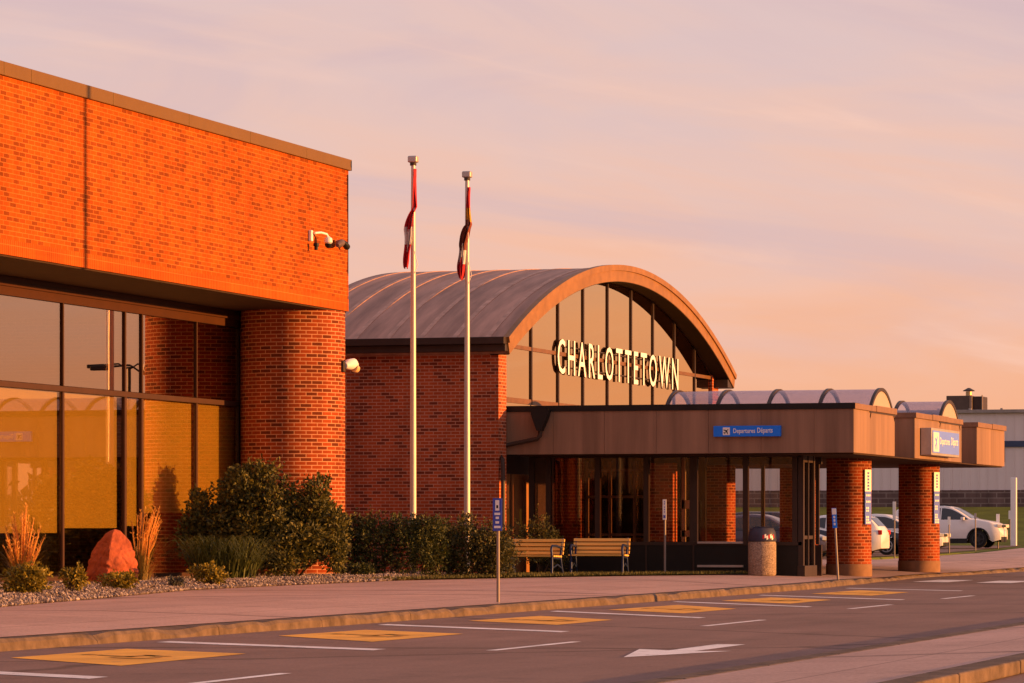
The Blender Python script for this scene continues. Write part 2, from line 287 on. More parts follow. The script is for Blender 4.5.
# ------------------------------------------------------------------ mesh builder
class MB:
    def __init__(s): s.v = []; s.f = []; s.uv = []; s.mi = []
    def quad(s, pts, uv=None, mi=0):
        i = len(s.v); s.v += [tuple(p) for p in pts]; s.f.append(tuple(range(i, i + len(pts)))); s.uv.append(uv); s.mi.append(mi)
    def box(s, x0, x1, y0, y1, z0, z1, mi=0):
        i = len(s.v)
        s.v += [(x0, y0, z0), (x1, y0, z0), (x1, y1, z0), (x0, y1, z0), (x0, y0, z1), (x1, y0, z1), (x1, y1, z1), (x0, y1, z1)]
        for f in ((0, 3, 2, 1), (4, 5, 6, 7), (0, 1, 5, 4), (1, 2, 6, 5), (2, 3, 7, 6), (3, 0, 4, 7)):
            s.f.append(tuple(i + k for k in f)); s.uv.append(None); s.mi.append(mi)
        return s
    def obox(s, c, ax, ay, az, hx, hy, hz, mi=0):
        c = Vector(c); ax, ay, az = Vector(ax).normalized(), Vector(ay).normalized(), Vector(az).normalized()
        i = len(s.v)
        for sx, sy, sz in ((-1, -1, -1), (1, -1, -1), (1, 1, -1), (-1, 1, -1), (-1, -1, 1), (1, -1, 1), (1, 1, 1), (-1, 1, 1)):
            s.v.append(tuple(c + ax * hx * sx + ay * hy * sy + az * hz * sz))
        for f in ((0, 3, 2, 1), (4, 5, 6, 7), (0, 1, 5, 4), (1, 2, 6, 5), (2, 3, 7, 6), (3, 0, 4, 7)):
            s.f.append(tuple(i + k for k in f)); s.uv.append(None); s.mi.append(mi)
        return s
    def bar(s, p, q, w, h=None, up=(0, 0, 1), mi=0):
        p, q = Vector(p), Vector(q); d = q - p; h = h or w
        a = d.normalized(); u = Vector(up)
        if abs(a.dot(u)) > .98: u = Vector((1, 0, 0))
        b = u.cross(a).normalized(); c = a.cross(b)
        return s.obox((p + q) / 2, a, b, c, d.length / 2, w / 2, h / 2, mi)
    def tube(s, pts, r, n=8, caps=True, mi=0, metric=False):
        pts = [Vector(p) for p in pts]
        rs = r if isinstance(r, (list, tuple)) else [r] * len(pts)
        i0 = len(s.v); prev = None
        for k, p in enumerate(pts):
            a = (pts[min(k + 1, len(pts) - 1)] - pts[max(k - 1, 0)]).normalized()
            if prev is None:
                u = Vector((0, 0, 1)) if abs(a.z) < .9 else Vector((1, 0, 0))
                b = a.cross(u).normalized()
            else:
                b = (prev - a * prev.dot(a)).normalized()
            prev = b; c = a.cross(b)
            for j in range(n):
                t = 2 * math.pi * j / n
                s.v.append(tuple(p + (b * math.cos(t) + c * math.sin(t)) * rs[k]))
        for k in range(len(pts) - 1):
            for j in range(n):
                a0 = i0 + k * n + j; b0 = i0 + k * n + (j + 1) % n
                s.f.append((a0, b0, b0 + n, a0 + n)); s.uv.append(None); s.mi.append(mi)
        if caps:
            s.f.append(tuple(i0 + j for j in reversed(range(n)))); s.uv.append(None); s.mi.append(mi)
            e = i0 + (len(pts) - 1) * n
            s.f.append(tuple(e + j for j in range(n))); s.uv.append(None); s.mi.append(mi)
        return s
    def lathe(s, c, prof, n=24, mi=0):
        """profile of (r, z) turned about the vertical through c; UV in metres"""
        cx, cy = c; i0 = len(s.v)
        for r, z in prof:
            for j in range(n):
                t = 2 * math.pi * j / n
                s.v.append((cx + r * math.cos(t), cy + r * math.sin(t), z))
        rm = max(r for r, z in prof)
        for k in range(len(prof) - 1):
            for j in range(n):
                a = i0 + k * n + j; b = i0 + k * n + (j + 1) % n
                u0 = 2 * math.pi * j / n * rm; u1 = 2 * math.pi * (j + 1) / n * rm
                s.f.append((a, b, b + n, a + n)); s.uv.append([(u0, prof[k][1]), (u1, prof[k][1]), (u1, prof[k + 1][1]), (u0, prof[k + 1][1])]); s.mi.append(mi)
        s.f.append(tuple(i0 + j for j in reversed(range(n)))); s.uv.append(None); s.mi.append(mi)
        e = i0 + (len(prof) - 1) * n
        s.f.append(tuple(e + j for j in range(n))); s.uv.append(None); s.mi.append(mi)
        return s
    def prism(s, poly, y0, y1, axis='y', mi=0):
        """poly in (x,z) extruded along y (or (y,z) along x)"""
        i = len(s.v); n = len(poly)
        for yy in (y0, y1):
            for a, b in poly: s.v.append((a, yy, b) if axis == 'y' else (yy, a, b) if axis == 'x' else (a, b, yy))
        s.f.append(tuple(i + k for k in range(n))); s.f.append(tuple(i + n + k for k in reversed(range(n))))
        s.uv += [None, None]; s.mi += [mi, mi]
        for k in range(n):
            k2 = (k + 1) % n
            s.f.append((i + k, i + n + k, i + n + k2, i + k2)); s.uv.append(None); s.mi.append(mi)
        return s

def mesh_of(mb, name, mats, origin=(0, 0, 0), smooth=None, swap_uv=False, recalc=True):
    me = bpy.data.meshes.new(name)
    ox, oy, oz = origin
    me.from_pydata([(a - ox, b - oy, c - oz) for a, b, c in mb.v], [], mb.f)
    if not isinstance(mats, (list, tuple)): mats = [mats]
    for m in mats: me.materials.append(m)
    if any(mb.mi):
        for p, i in zip(me.polygons, mb.mi): p.material_index = i
    me.update()
    if recalc:
        import bmesh
        bm = bmesh.new(); bm.from_mesh(me); bmesh.ops.recalc_face_normals(bm, faces=bm.faces); bm.to_mesh(me); bm.free(); me.update()
    uvl = me.uv_layers.new(name='UVMap')
    if recalc is not None and len(mb.f) < 4000:
        data = uvl.data
        for p in me.polygons:
            nx, ny, nz_ = [abs(x) for x in p.normal]
            u = mb.uv[p.index] if p.index < len(mb.uv) else None
            src = None
            if u is not None: src = {mb.f[p.index][k]: u[k] for k in range(len(u))}
            for li in p.loop_indices:
                vi = me.loops[li].vertex_index
                if src is not None: w = src[vi]
                else:
                    x, y, z = mb.v[vi]
                    w = (x, y) if nz_ > .75 else ((y, z) if nx > ny else (x, z))
                if swap_uv: w = (w[1], w[0])
                data[li].uv = w
    if smooth is not None:
        me.shade_smooth(); me.set_sharp_from_angle(angle=R(smooth))
    return me

def obj(name, mb, mats, parent=None, smooth=None, bevel=0., swap_uv=False, recalc=True, origin=None):
    org = origin if origin is not None else (parent.get('_o', (0, 0, 0)) if parent else (0, 0, 0))
    me = mesh_of(mb, name, mats, org, smooth, swap_uv, recalc)
    o = bpy.data.objects.new(name, me); col.objects.link(o)
    o['_o'] = list(org)
    if parent: o.parent = parent
    else: o.location = org
    if bevel:
        b = o.modifiers.new('bevel', 'BEVEL'); b.width = bevel; b.segments = 2; b.limit_method = 'ANGLE'; b.angle_limit = R(40)
    return o
def tag(o, label, cat, group=None):
    o['label'] = label; o['category'] = cat
    if group: o['group'] = group
    return o
def thing(name, label, cat, loc=(0, 0, 0), group=None):
    o = bpy.data.objects.new(name, None); col.objects.link(o); o.location = loc; o['_o'] = list(loc)
    o.empty_display_size = .2
    return tag(o, label, cat, group)
def struct(o, kind='structure'): o['kind'] = kind; return o
def dup(root, loc, rotz=None, label=None):
    def cp(o, par):
        c = o.copy(); col.objects.link(c)
        if par: c.parent = par
        for ch in list(o.children): cp(ch, c)
        return c
    r = cp(root, None); r.location = loc
    if rotz is not None: r.rotation_euler = (0, 0, rotz)
    if label: r['label'] = label
    return r

def text_mb(mb, body, size, o, ax, ay, depth=.004, width=None, align='LEFT', offset=0., mi=0, height=None):
    """lettering as real mesh; o = lower left corner, ax / ay unit directions; fits width / cap height when given"""
    cu = bpy.data.curves.new('t', 'FONT'); cu.body = body; cu.size = 1; cu.extrude = .5; cu.offset = offset; cu.resolution_u = 3
    ob = bpy.data.objects.new('t', cu); col.objects.link(ob)
    dg = bpy.context.evaluated_depsgraph_get(); dg.update()
    me = bpy.data.meshes.new_from_object(ob.evaluated_get(dg))
    xs = [v.co.x for v in me.vertices]; ys = [v.co.y for v in me.vertices]
    x0, x1, y0, y1 = min(xs), max(xs), min(ys), max(ys)
    ky = (height / (y1 - y0)) if height else size
    kx = (width / (x1 - x0)) if width else ky
    if not height: y0 = 0
    ax, ay = Vector(ax), Vector(ay); an = ax.cross(ay); o = Vector(o)
    i = len(mb.v)
    for v in me.vertices:
        mb.v.append(tuple(o + ax * (v.co.x - x0) * kx + ay * (v.co.y - y0) * ky + an * (v.co.z + .5) * depth))
    for p in me.polygons:
        mb.f.append(tuple(i + k for k in p.vertices)); mb.uv.append(None); mb.mi.append(mi)
    w = (x1 - x0) * kx
    bpy.data.objects.remove(ob); bpy.data.curves.remove(cu); bpy.data.meshes.remove(me)
    return w
PLANE = [(0, 1), (.1, .85), (.1, .35), (.95, -.2), (.95, -.42), (.1, -.12), (.08, -.62), (.38, -.85), (.38, -1), (0, -.9),
         (-.38, -1), (-.38, -.85), (-.08, -.62), (-.1, -.12), (-.95, -.42), (-.95, -.2), (-.1, .35), (-.1, .85)]
def plane_icon(mb, c, ax, ay, r, depth=.004, rot=45, mi=0):
    c, ax, ay = Vector(c), Vector(ax), Vector(ay); an = ax.cross(ay); t = R(-rot)
    pts = [(x * math.cos(t) - y * math.sin(t), x * math.sin(t) + y * math.cos(t)) for x, y in PLANE]
    i = len(mb.v); n = len(pts)
    for d in (0, depth):
        for x, y in pts: mb.v.append(tuple(c + ax * x * r + ay * y * r + an * d))
    mb.f.append(tuple(i + n + k for k in range(n))); mb.uv.append(None); mb.mi.append(mi)
    for k in range(n):
        k2 = (k + 1) % n; mb.f.append((i + k, i + k2, i + n + k2, i + n + k)); mb.uv.append(None); mb.mi.append(mi)

# ------------------------------------------------------------------ ground
def kerb_y(x):
    P = [(-60, 16.35), (60, 16.2), (74, 16.3), (80.5, 16.62), (85.5, 16.95), (92, 17.3), (100, 17.0), (112, 16.6), (240, 16.6)]
    for (a, b), (c, d) in zip(P, P[1:]):
        if a <= x <= c:
            t = (x - a) / (c - a); t = t * t * (3 - 2 * t) if 74 <= a <= 100 else t
            return b + (d - b) * t
    return 16.6
def kerb_z(x):
    t = min(1, max(0, (x - 79) / 9)); t = t * t * (3 - 2 * t)
    return .12 - .06 * t
def lerp(P, x):
    if x <= P[0][0]: return P[0][1]
    for (a, b), (c, d) in zip(P, P[1:]):
        if x <= c: return b + (d - b) * (x - a) / (c - a)
    return P[-1][1]
def far_z(x): return lerp([(100, 0), (118, .1), (135, .12), (150, .22), (162, .32), (172, 1.35), (179, 2.1), (190, 2.12)], x)
def pav_z(x, y):
    k = kerb_y(x); t = min(1, max(0, (y - k) / 2.6))
    z = kerb_z(x) + (.2 - kerb_z(x)) * t
    return z + far_z(x)
def grid(mb, xs, yf, zf, nrow):
    i0 = len(mb.v)
    for x in xs:
        for j in range(nrow + 1):
            y = yf(x, j / nrow); mb.v.append((x, y, zf(x, y)))
    for a in range(len(xs) - 1):
        for j in range(nrow):
            p = i0 + a * (nrow + 1) + j
            mb.f.append((p, p + nrow + 1, p + nrow + 2, p + 1)); mb.uv.append(None); mb.mi.append(0)
def frange(a, b, s):
    n = max(1, int(round((b - a) / s))); return [a + (b - a) * i / n for i in range(n + 1)]

# the one ground sheet: grass out to the horizon, below everything near
mb = MB()
gx = [-2500, -800, -200, -80] + frange(-60, 200, 10)[1:] + [300, 600, 1200, 2500]
gy = [-2500, -800, -300, -120, -60, -30, -12, 0, 5, 9, 15, 24.3, 24.6, 30, 45, 80, 160, 400, 1200, 2500]
def gz(x, y):
    if y > 24.4 and x > 100: return far_z(min(x, 188)) + .13 if x < 400 else .2
    if x > 165 and y > 9: return (far_z(min(x, 188)) + .13) * min(1, (y - 9) / 6) - .06 * max(0, 1 - (y - 9) / 6) if x < 400 else .2
    return -.06
i0 = 0
for x in gx:
    for y in gy: mb.v.append((x, y, gz(x, y)))
for a in range(len(gx) - 1):
    for b in range(len(gy) - 1):
        p = a * len(gy) + b; mb.f.append((p, p + len(gy), p + len(gy) + 1, p + 1)); mb.uv.append(None); mb.mi.append(0)
struct(obj('ground', mb, M_grass))
# road
mb = MB(); mb.quad([(-60, -40, 0), (164, -40, 0), (164, 19, 0), (-60, 19, 0)]); mb.quad([(164, -40, 0), (300, -40, 0), (300, 8.5, 0), (164, 8.5, 0)])
struct(obj('road', mb, M_asphalt))
# pavement with its kerb
mb = MB(); xs = frange(-60, 76, 4) + frange(76, 116, 1)[1:] + frange(116, 164, 6)[1:]
def pav_far(x):
    if x < 112: return 46.
    return lerp([(112, 22.4), (120, 22.3), (150, 24.0), (240, 24.3)], x)
grid(mb, xs, lambda x, t: kerb_y(x) + .3 + (pav_far(x) - kerb_y(x) - .3) * (t ** 2), lambda x, y: pav_z(x, y), 10)
struct(obj('pavement', mb, M_conc))
mb = MB()
kr = random.Random(9); kx = frange(-60, 20, 4) + frange(20, 112, .4)[1:] + frange(112, 164, 4)[1:]
pr = []
for u in kx:
    chip = kr.uniform(0, .035) if kr.random() < .22 else 0
    pr.append((u, kerb_y(u) + kr.uniform(-.008, .008), kerb_z(u) + far_z(u) + .006 + kr.uniform(-.006, .006) - chip, .025 + kr.uniform(0, .02) + chip))
for k, (a, b) in enumerate(zip(pr, pr[1:])):
    e = .012 if k % 9 == 0 else 0
    za, zb = a[2], b[2]; x0, x1 = a[0], b[0] - e
    mb.quad([(x0, a[1], 0), (x1, b[1], 0), (x1, b[1] + .01, zb - b[3]), (x0, a[1] + .01, za - a[3])])
    mb.quad([(x0, a[1] + .01, za - a[3]), (x1, b[1] + .01, zb - b[3]), (x1, b[1] + .01 + b[3], zb), (x0, a[1] + .01 + a[3], za)])
    mb.quad([(x0, a[1] + .01 + a[3], za), (x1, b[1] + .01 + b[3], zb), (x1, kerb_y(x1) + .33, kerb_z(x1) + far_z(x1) + .003), (x0, kerb_y(x0) + .33, kerb_z(x0) + far_z(x0) + .003)])
struct(obj('kerb', mb, M_kerb, recalc=False))
# yellow paint on the dropped kerb
mb = MB()
for a in frange(88, 112, 1.7)[:-1]:
    b = a + 1.0
    mb.quad([(a, kerb_y(a) + .025, kerb_z(a) + far_z(a) + .009), (b, kerb_y(b) + .025, kerb_z(b) + far_z(b) + .009), (b, kerb_y(b) + .2, kerb_z(b) + far_z(b) + .009), (a, kerb_y(a) + .2, kerb_z(a) + far_z(a) + .009)])
struct(obj('kerb_paint', mb, M_yellow, recalc=False))
# traffic island on the near side
mb = MB()
mb.prism([(5.5, 0), (7.45, 0), (7.45, .052), (5.5, .118)], 8, 75, axis='x'); struct(obj('traffic_island', mb, M_conc))
mb = MB()
for a in frange(8, 75, 3)[:-1]:
    mb.box(a, a + 2.985, 5.2, 5.5, 0, .125); mb.box(a, a + 2.985, 7.45, 7.7, 0, .056)
struct(obj('island_kerb', mb, M_kerb, bevel=.02))
mb = MB(); mb.quad([(8, 7.7, .004), (75, 7.7, .004), (75, 8.0, .004), (8, 8.0, .004)])
struct(obj('gutter', mb, plain('gutter_dirt', (.06, .045, .042), .95, 0, .25, 2)))
# painted markings
def para(x0, x1, y, dy, sl, z):      # parallelogram, slanting as the bays do
    return [(x0, y, z), (x1, y, z), (x1 + sl * dy, y + dy, z), (x0 + sl * dy, y + dy, z)]
mb = MB()
for x0, y0, x1, y1 in ((29.2, 12.6, 31.1, 15.9), (36.7, 12.65, 38.55, 15.85), (43.6, 12.62, 46.1, 15.85), (50.8, 12.69, 54.1, 15.85), (58.2, 12.76, 61.5, 15.85), (64.2, 12.4, 67.7, 15.8), (73.4, 12.99, 75.9, 15.85)):
    mb.quad([(x0 - .21, y0, .004), (x0 + .21, y0, .004), (x1 + .21, y1, .004), (x1 - .21, y1, .004)])
for x0, y0, x1, y1 in ((18.5, 11.3, 21.5, 11.32), (27.9, 11.40, 30.6, 11.42), (36.8, 11.46, 39.9, 11.42), (46.6, 11.62, 49.9, 11.60), (57.0, 11.86, 60.2, 11.84), (65.3, 11.9, 68.4, 11.9), (75, 11.9, 78, 11.9), (85, 11.9, 88, 11.9), (95, 11.9, 98, 11.9)):
    mb.quad([(x0, y0 - .06, .004), (x1, y1 - .06, .004), (x1, y1 + .06, .004), (x0, y0 + .06, .004)])
ar = [(35.3, 9.62), (37.4, 9.02), (37.2, 9.38), (39.5, 9.38), (39.5, 9.7), (37.4, 9.7), (37.7, 10.1)]
mb.quad([(x, y, .004) for x, y in ar])
for (x0, x1, y0, y1) in ((84.6, 88.4, 15.3, 16.2), (83.7, 87.3, 13.7, 14.55), (83.4, 87.0, 12.0, 12.8)):
    mb.quad([(x0, y0, .004), (x1 - .3, y0, .004), (x1, y1, .004), (x0 + .3, y1, .004)])
struct(obj('road_markings', mb, M_line, recalc=False))
mb = MB(); mw = MB()
for q in (((31.8, 13.5), (35.15, 13.55), (36.2, 15.3), (33.4, 15.35)), ((39.2, 13.6), (42.4, 13.55), (43.7, 15.25), (41.0, 15.4)), ((46.6, 13.6), (49.35, 13.6), (51.2, 15.2), (48.25, 15.35)),
          ((53.3, 13.6), (56.45, 13.55), (59.0, 15.15), (55.2, 15.3)), ((60.5, 13.6), (63.8, 13.6), (65.6, 15.1), (62.4, 15.25)), ((67.8, 13.7), (71.5, 13.7), (73.5, 15.1), (69.4, 15.2))):
    mb.quad([(x, y, .004) for x, y in q]); xc = sum(p[0] for p in q) / 4
    def P(u, v): return (xc - 1.05 + u + v * .75, 13.85 + v, .008)
    for k in range(14):                                   # the worn wheelchair figure: wheel, body, seat, head
        a, b = R(150 + k * 16), R(150 + (k + 1) * 16)
        mw.quad([P(.55 + .42 * math.cos(a), .42 + .36 * math.sin(a)), P(.55 + .42 * math.cos(b), .42 + .36 * math.sin(b)),
                 P(.55 + .32 * math.cos(b), .42 + .27 * math.sin(b)), P(.55 + .32 * math.cos(a), .42 + .27 * math.sin(a))])
    for (u0, u1, v0, v1) in ((.42, .56, .4, .95), (.42, .95, .4, .5), (.85, 1.0, .1, .45), (.38, .6, 1.02, 1.18)):
        mw.quad([P(u0, v0), P(u1, v0), P(u1, v1), P(u0, v1)])
struct(obj('accessible_bay_paint', mb, M_yellow, recalc=False)); struct(obj('accessible_bay_symbols', mw, M_worn, recalc=False))
# asphalt of the parking lot, a sheet on the rising lawn
mb = MB(); xs = frange(114, 160, 4)
grid(mb, xs, lambda x, t: 24.9 + (x - 114) * .016 + 18 * t, lambda x, y: far_z(x) + .145, 3)
struct(obj('parking_lot', mb, M_asphalt))
# small lawn by the benches and the planting bed
def lawn_front(x): return lerp([(69, 24.2), (75, 22.75), (78.5, 21.2), (82.1, 18.7)], x)
mb = MB(); grid(mb, frange(69, 82.1, .6), lambda x, t: lawn_front(x) + t * (25.4 - lawn_front(x)), lambda x, y: pav_z(x, y) + .03, 4)
struct(obj('lawn_strip', mb, M_grass))
def bed_front(x): return lerp([(30, 18), (46, 21.3), (52, 22.4), (59, 23.8), (64, 24.0), (72, 23.95), (78.2, 24.3)], x)
mb = MB(); grid(mb, frange(30, 78, 2), lambda x, t: bed_front(x) + t * (28.15 - bed_front(x)), lambda x, y: pav_z(x, y) + .01 + .07 * min(1, (y - bed_front(x)) / .6), 6)
struct(obj('planting_bed', mb, M_soil))

def bed_z(x, y): return pav_z(x, y) + .01 + .07 * min(1, max(0, (y - bed_front(x)) / .6))
# gravel
mb = MB()
rnd = random.Random(3)
for _ in range(19000):
    x = rnd.uniform(42, 76); t = rnd.random() ** 1.5; y = bed_front(x) - .04 + t * 3.6; r = rnd.uniform(.014, .038); z = bed_z(x, y) + r * .4
    a = rnd.uniform(0, 6.28); i = len(mb.v)
    for k in range(4):
        rr = r * rnd.uniform(.8, 1.3); mb.v.append((x + rr * math.cos(a + k * 1.57), y + rr * math.sin(a + k * 1.57), z + rnd.uniform(-.3, .3) * r))
    mb.v.append((x + rnd.uniform(-.4, .4) * r, y, z + r * .9)); mb.v.append((x, y, z - r * .7))
    for k in range(4):
        k2 = (k + 1) % 4; mb.f += [(i + k, i + k2, i + 4), (i + k2, i + k, i + 5)]; mb.uv += [None, None]; mb.mi += [0, 0]
g = struct(obj('gravel', mb, M_stone, recalc=False), 'stuff'); tag(g, 'pale gravel covering the planting bed along the window wall', 'gravel')
mb = MB()
for _ in range(9000):
    x = rnd.uniform(69, 82.0); y = lawn_front(x) + rnd.random() ** 1.5 * 2.5; z = pav_z(x, y) + .03; h = rnd.uniform(.03, .075); a = rnd.uniform(0, 6.28); w = .012
    mb.quad([(x - w * math.cos(a), y - w * math.sin(a), z), (x + w * math.cos(a), y + w * math.sin(a), z), (x + rnd.uniform(-.03, .03), y + rnd.uniform(-.03, .03), z + h)])
g = struct(obj('lawn_grass', mb, M_lawnb, recalc=False), 'stuff'); tag(g, 'thin strip of short grass in front of the glazed entrance', 'grass')

# ------------------------------------------------------------------ brick building on the left
b1 = thing('brick_building', 'orange brick building at left with overhanging upper storey above tall tinted windows', 'building', (60, 28.2, 0))
mb = MB(); mb.box(30, 73.7, 26.1, 46, 5.842, 8.8); obj('wall', mb, M_facade, b1)
mb = MB(); mb.box(30, 73.704, 26.096, 26.3, 5.83, 6.085)
o = obj('soldier_course', mb, M_sold, b1, swap_uv=True)
mb = MB(); xj = [30, 44.2, 47.3, 50.3, 53.3, 56.4, 57.5, 61.0, 64.6, 67.8, 71.0, 73.76]
for a, b in zip(xj, xj[1:]): mb.box(a + .006, b - .006, 26.04, 26.5, 8.8, 9.03)
mb.box(73.3, 73.765, 26.55, 46, 8.8, 9.02); obj('coping', mb, M_coping, b1, bevel=.008)
mb = MB(); mb.box(30, 73.66, 26.14, 45.9, 5.80, 5.828); obj('soffit', mb, M_soffit, b1)
mb = MB(); mb.box(73.35, 73.69, 27.5, 46, .1, 5.798); mb.box(30, 73.3, 36, 36.2, .1, 5.79); mb.box(30, 73.3, 28.4, 35.9, .12, .16)
obj('rear_wall', mb, [M_brick], b1)
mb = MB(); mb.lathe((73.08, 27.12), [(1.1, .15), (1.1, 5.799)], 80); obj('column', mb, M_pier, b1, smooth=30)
mb = MB(); mb.box(30, 73.3, 35.7, 35.95, .17, 5.78); mb.box(30, 73.3, 28.5, 35.6, .165, .2); obj('interior', mb, M_interior, b1)
# window wall
XM = [30, 36, 42, 48, 54, 57.6, 60.55, 63.62, 66.58, 67.43, 70.3, 72.7]
Yw = 28.2
mb = MB(); mb.box(30, 72.9, Yw - .06, Yw + .1, 5.46, 5.797); obj('window_head', mb, M_head, b1)
mb = MB(); mb.box(30, 72.9, Yw - .11, Yw - .064, 5.62, 5.70); obj('window_flashing', mb, M_head, b1)
mb = MB(); mb.box(30, 72.9, Yw - .045, Yw + .05, 3.81, 3.91); mb.box(30, 72.9, Yw - .05, Yw + .08, .24, .36)
for x in XM:
    w = .04 if x not in (66.58, 67.43) else .05
    mb.box(x - w, x + w, Yw - .035, Yw + .04, .361, 3.799); mb.box(x - w * .6, x + w * .6, Yw - .035, Yw + .04, 3.921, 5.459)
obj('window_frame', mb, M_frame, b1)
blind_z = {60.55: 1.17, 63.62: 1.26, 66.58: 1.30, 67.43: 1.56, 70.3: 1.5, 57.6: 1.1, 54: 1.1}
for a, b in zip(XM, XM[1:]):
    mb = MB(); mb.box(a + .046, b - .046, Yw, Yw + .02, .361, 3.799); p = obj('window', mb, M_glass, b1)
    zb = blind_z.get(a, 1.2)
    mb = MB(); mb.box(a + .07, b - (.20 if b == 66.58 else .07), Yw + .07, Yw + .08, zb, 3.79); obj('blind', mb, M_blind, p)
    mb = MB(); mb.box(a + .046, b - .046, Yw, Yw + .02, 3.921, 5.459); obj('window', mb, M_glass_up, b1)

# ------------------------------------------------------------------ barrel-vaulted hall
h1 = thing('terminal_hall', 'brick hall with arched barrel roof and glazed gable in the middle', 'building', (90, 27, 0))
CX, RO, ZA = 90.65, 27.2, 7.82
def arc_z(x, off=0.): return ZA - RO + math.sqrt((RO - off) ** 2 - (x - CX) ** 2)
def arc_x(t, off=0.): return (CX + (RO - off) * math.sin(t), ZA - RO + (RO - off) * math.cos(t))
T0 = math.asin(10.95 / RO)
ts = [T0 * (-1 + 2 * i / 60) for i in range(61)]
def arc_band(mb, o0, o1, y0, y1, t0=-T0, t1=T0, n=60):
    tt = [t0 + (t1 - t0) * i / n for i in range(n + 1)]
    poly = [arc_x(t, o0) for t in tt]; inn = [arc_x(t, o1) for t in tt]
    for k in range(n):
        mb.prism([poly[k], poly[k + 1], inn[k + 1], inn[k]], y0, y1)
mb = MB()
def shell(mb, o0, o1, y0, y1, n=60):
    P = [arc_x(-T0 + 2 * T0 * i / n, o0) for i in range(n + 1)]; Q = [arc_x(-T0 + 2 * T0 * i / n, o1) for i in range(n + 1)]
    i0 = len(mb.v)
    for y in (y0, y1):
        for p in P: mb.v.append((p[0], y, p[1]))
        for p in Q: mb.v.append((p[0], y, p[1]))
    m = n + 1; A, B, C, D = i0, i0 + m, i0 + 2 * m, i0 + 3 * m
    for k in range(n):
        for f in ((A + k, A + k + 1, C + k + 1, C + k), (B + k, D + k, D + k + 1, B + k + 1), (A + k, B + k, B + k + 1, A + k + 1), (C + k, C + k + 1, D + k + 1, D + k)):
            mb.f.append(f); mb.uv.append(None); mb.mi.append(0)
    for k in (0, n):
        mb.f.append((A + k, C + k, D + k, B + k)); mb.uv.append(None); mb.mi.append(0)
shell(mb, .03, .36, 24.5, 30.05); roof = obj('roof', mb, M_roof, h1, smooth=30)
for k, y in enumerate((24.95, 25.75, 26.55, 27.35, 28.15, 28.95, 29.75)):
    mb = MB(); shell(mb, .019, .032, y - .06, y + .06, 60); obj('seam', mb, M_seam, roof, smooth=30)
mb = MB(); shell(mb, .10, .37, 24.42, 24.497, 60); obj('arch_fascia', mb, M_arch, h1, smooth=30)
mb = MB(); shell(mb, -.045, .097, 24.38, 24.52, 60)
obj('arch_trim', mb, M_arch, h1, smooth=30)
mb = MB(); shell(mb, .362, .385, 24.44, 24.88, 60); obj('arch_soffit', mb, plain('matte_soffit', (.022, .014, .011), .95, spec=.05), h1, smooth=30)
mb = MB(); mb.box(79.50, 79.72, 24.45, 30.05, 5.40, 5.56); mb.box(79.6, 79.9, 24.45, 30, 5.24, 5.398); obj('gutter', mb, M_dark, h1, bevel=.01)
mb = MB(); mb.box(100.805, 101.55, 24.45, 30, 5.18, 5.40); obj('eave_soffit', mb, M_dark, h1)
mb = MB(); mb.box(79.9, 80.2, 24.7, 30, .1, 5.30); obj('side_wall', mb, M_brick, h1)
mb = MB(); mb.box(80.203, 80.5, 24.7, 25.0, .1, 5.6); obj('brick_pier', mb, M_brick, h1)
mb = MB(); mb.box(100.6, 101.3, 24.84, 30, .1, 5.55); obj('brick_pier', mb, M_brick, h1)
mb = MB(); xs_ = frange(80.3, 100.7, 1.0)
mb.prism([(80.2, .1)] + [(100.1, .1)] + [(x, arc_z(x, .37)) for x in reversed(frange(80.2, 100.1, .6))], 29.7, 29.95); obj('rear_wall', mb, M_interior, h1)
GY = 24.9
MX = [80.5, 83.1, 85.35, 87.55, 89.8, 92.07, 94.27, 96.53, 98.75, 100.55]
for a, b in zip(MX, MX[1:]):
    a2, b2 = a + .04, b - .04
    pts = [(a2, 5.49), (b2, 5.49)] + [(x, max(5.50, arc_z(x, .39))) for x in reversed(frange(a2, b2, .4))]
    mb = MB(); mb.prism(pts, GY, GY + .02); obj('gable_window', mb, M_gable, h1)
    mb = MB(); mb.box(a2, b2, GY, GY + .02, 4.26, 5.40); obj('gable_window', mb, M_gable, h1)
for x in MX[1:-1]:
    mb = MB(); mb.box(x - .04, x + .04, GY - .035, GY + .06, 4.26, arc_z(x, .39)); obj('mullion', mb, M_dark, h1)
mb = MB(); mb.box(80.51, 80.58, GY - .03, GY + .06, 4.26, 5.7); obj('mullion', mb, M_dark, h1)
mb = MB()
for a, b in zip(MX, MX[1:]):
    mb.box(a + .041, b - .041, GY - .03, GY + .05, 5.40, 5.49); mb.box(a + .041, b - .041, GY - .03, GY + .06, 4.14, 4.26)
obj('transom', mb, plain('transom_bronze', (.16, .075, .035), .45), h1)
mb = MB()
for a, b in zip(MX, MX[1:]): mb.box(a + .041, b - .041, GY, GY + .02, 3.7, 4.139)
obj('lower_glazing', mb, M_gable, h1)
# entrance doors in the gable wall under the canopy
mb = MB(); mb.box(80.55, 100.0, GY + .1, GY + .3, .1, 3.65); obj('entrance_wall', mb, M_dark, h1)
for x in (80.75, 81.75, 82.6):
    mb = MB(); mb.box(x, x + .8, GY + .02, GY + .07, .2, 2.5); d = obj('door', mb, plain('door_brown', (.30, .13, .05), .5), h1, bevel=.01)
    mb = MB(); mb.box(x + .5, x + .56, GY - .03, GY + .018, .9, 1.7); obj('handle', mb, plain('brass', (.55, .4, .08), .3, .6), d)

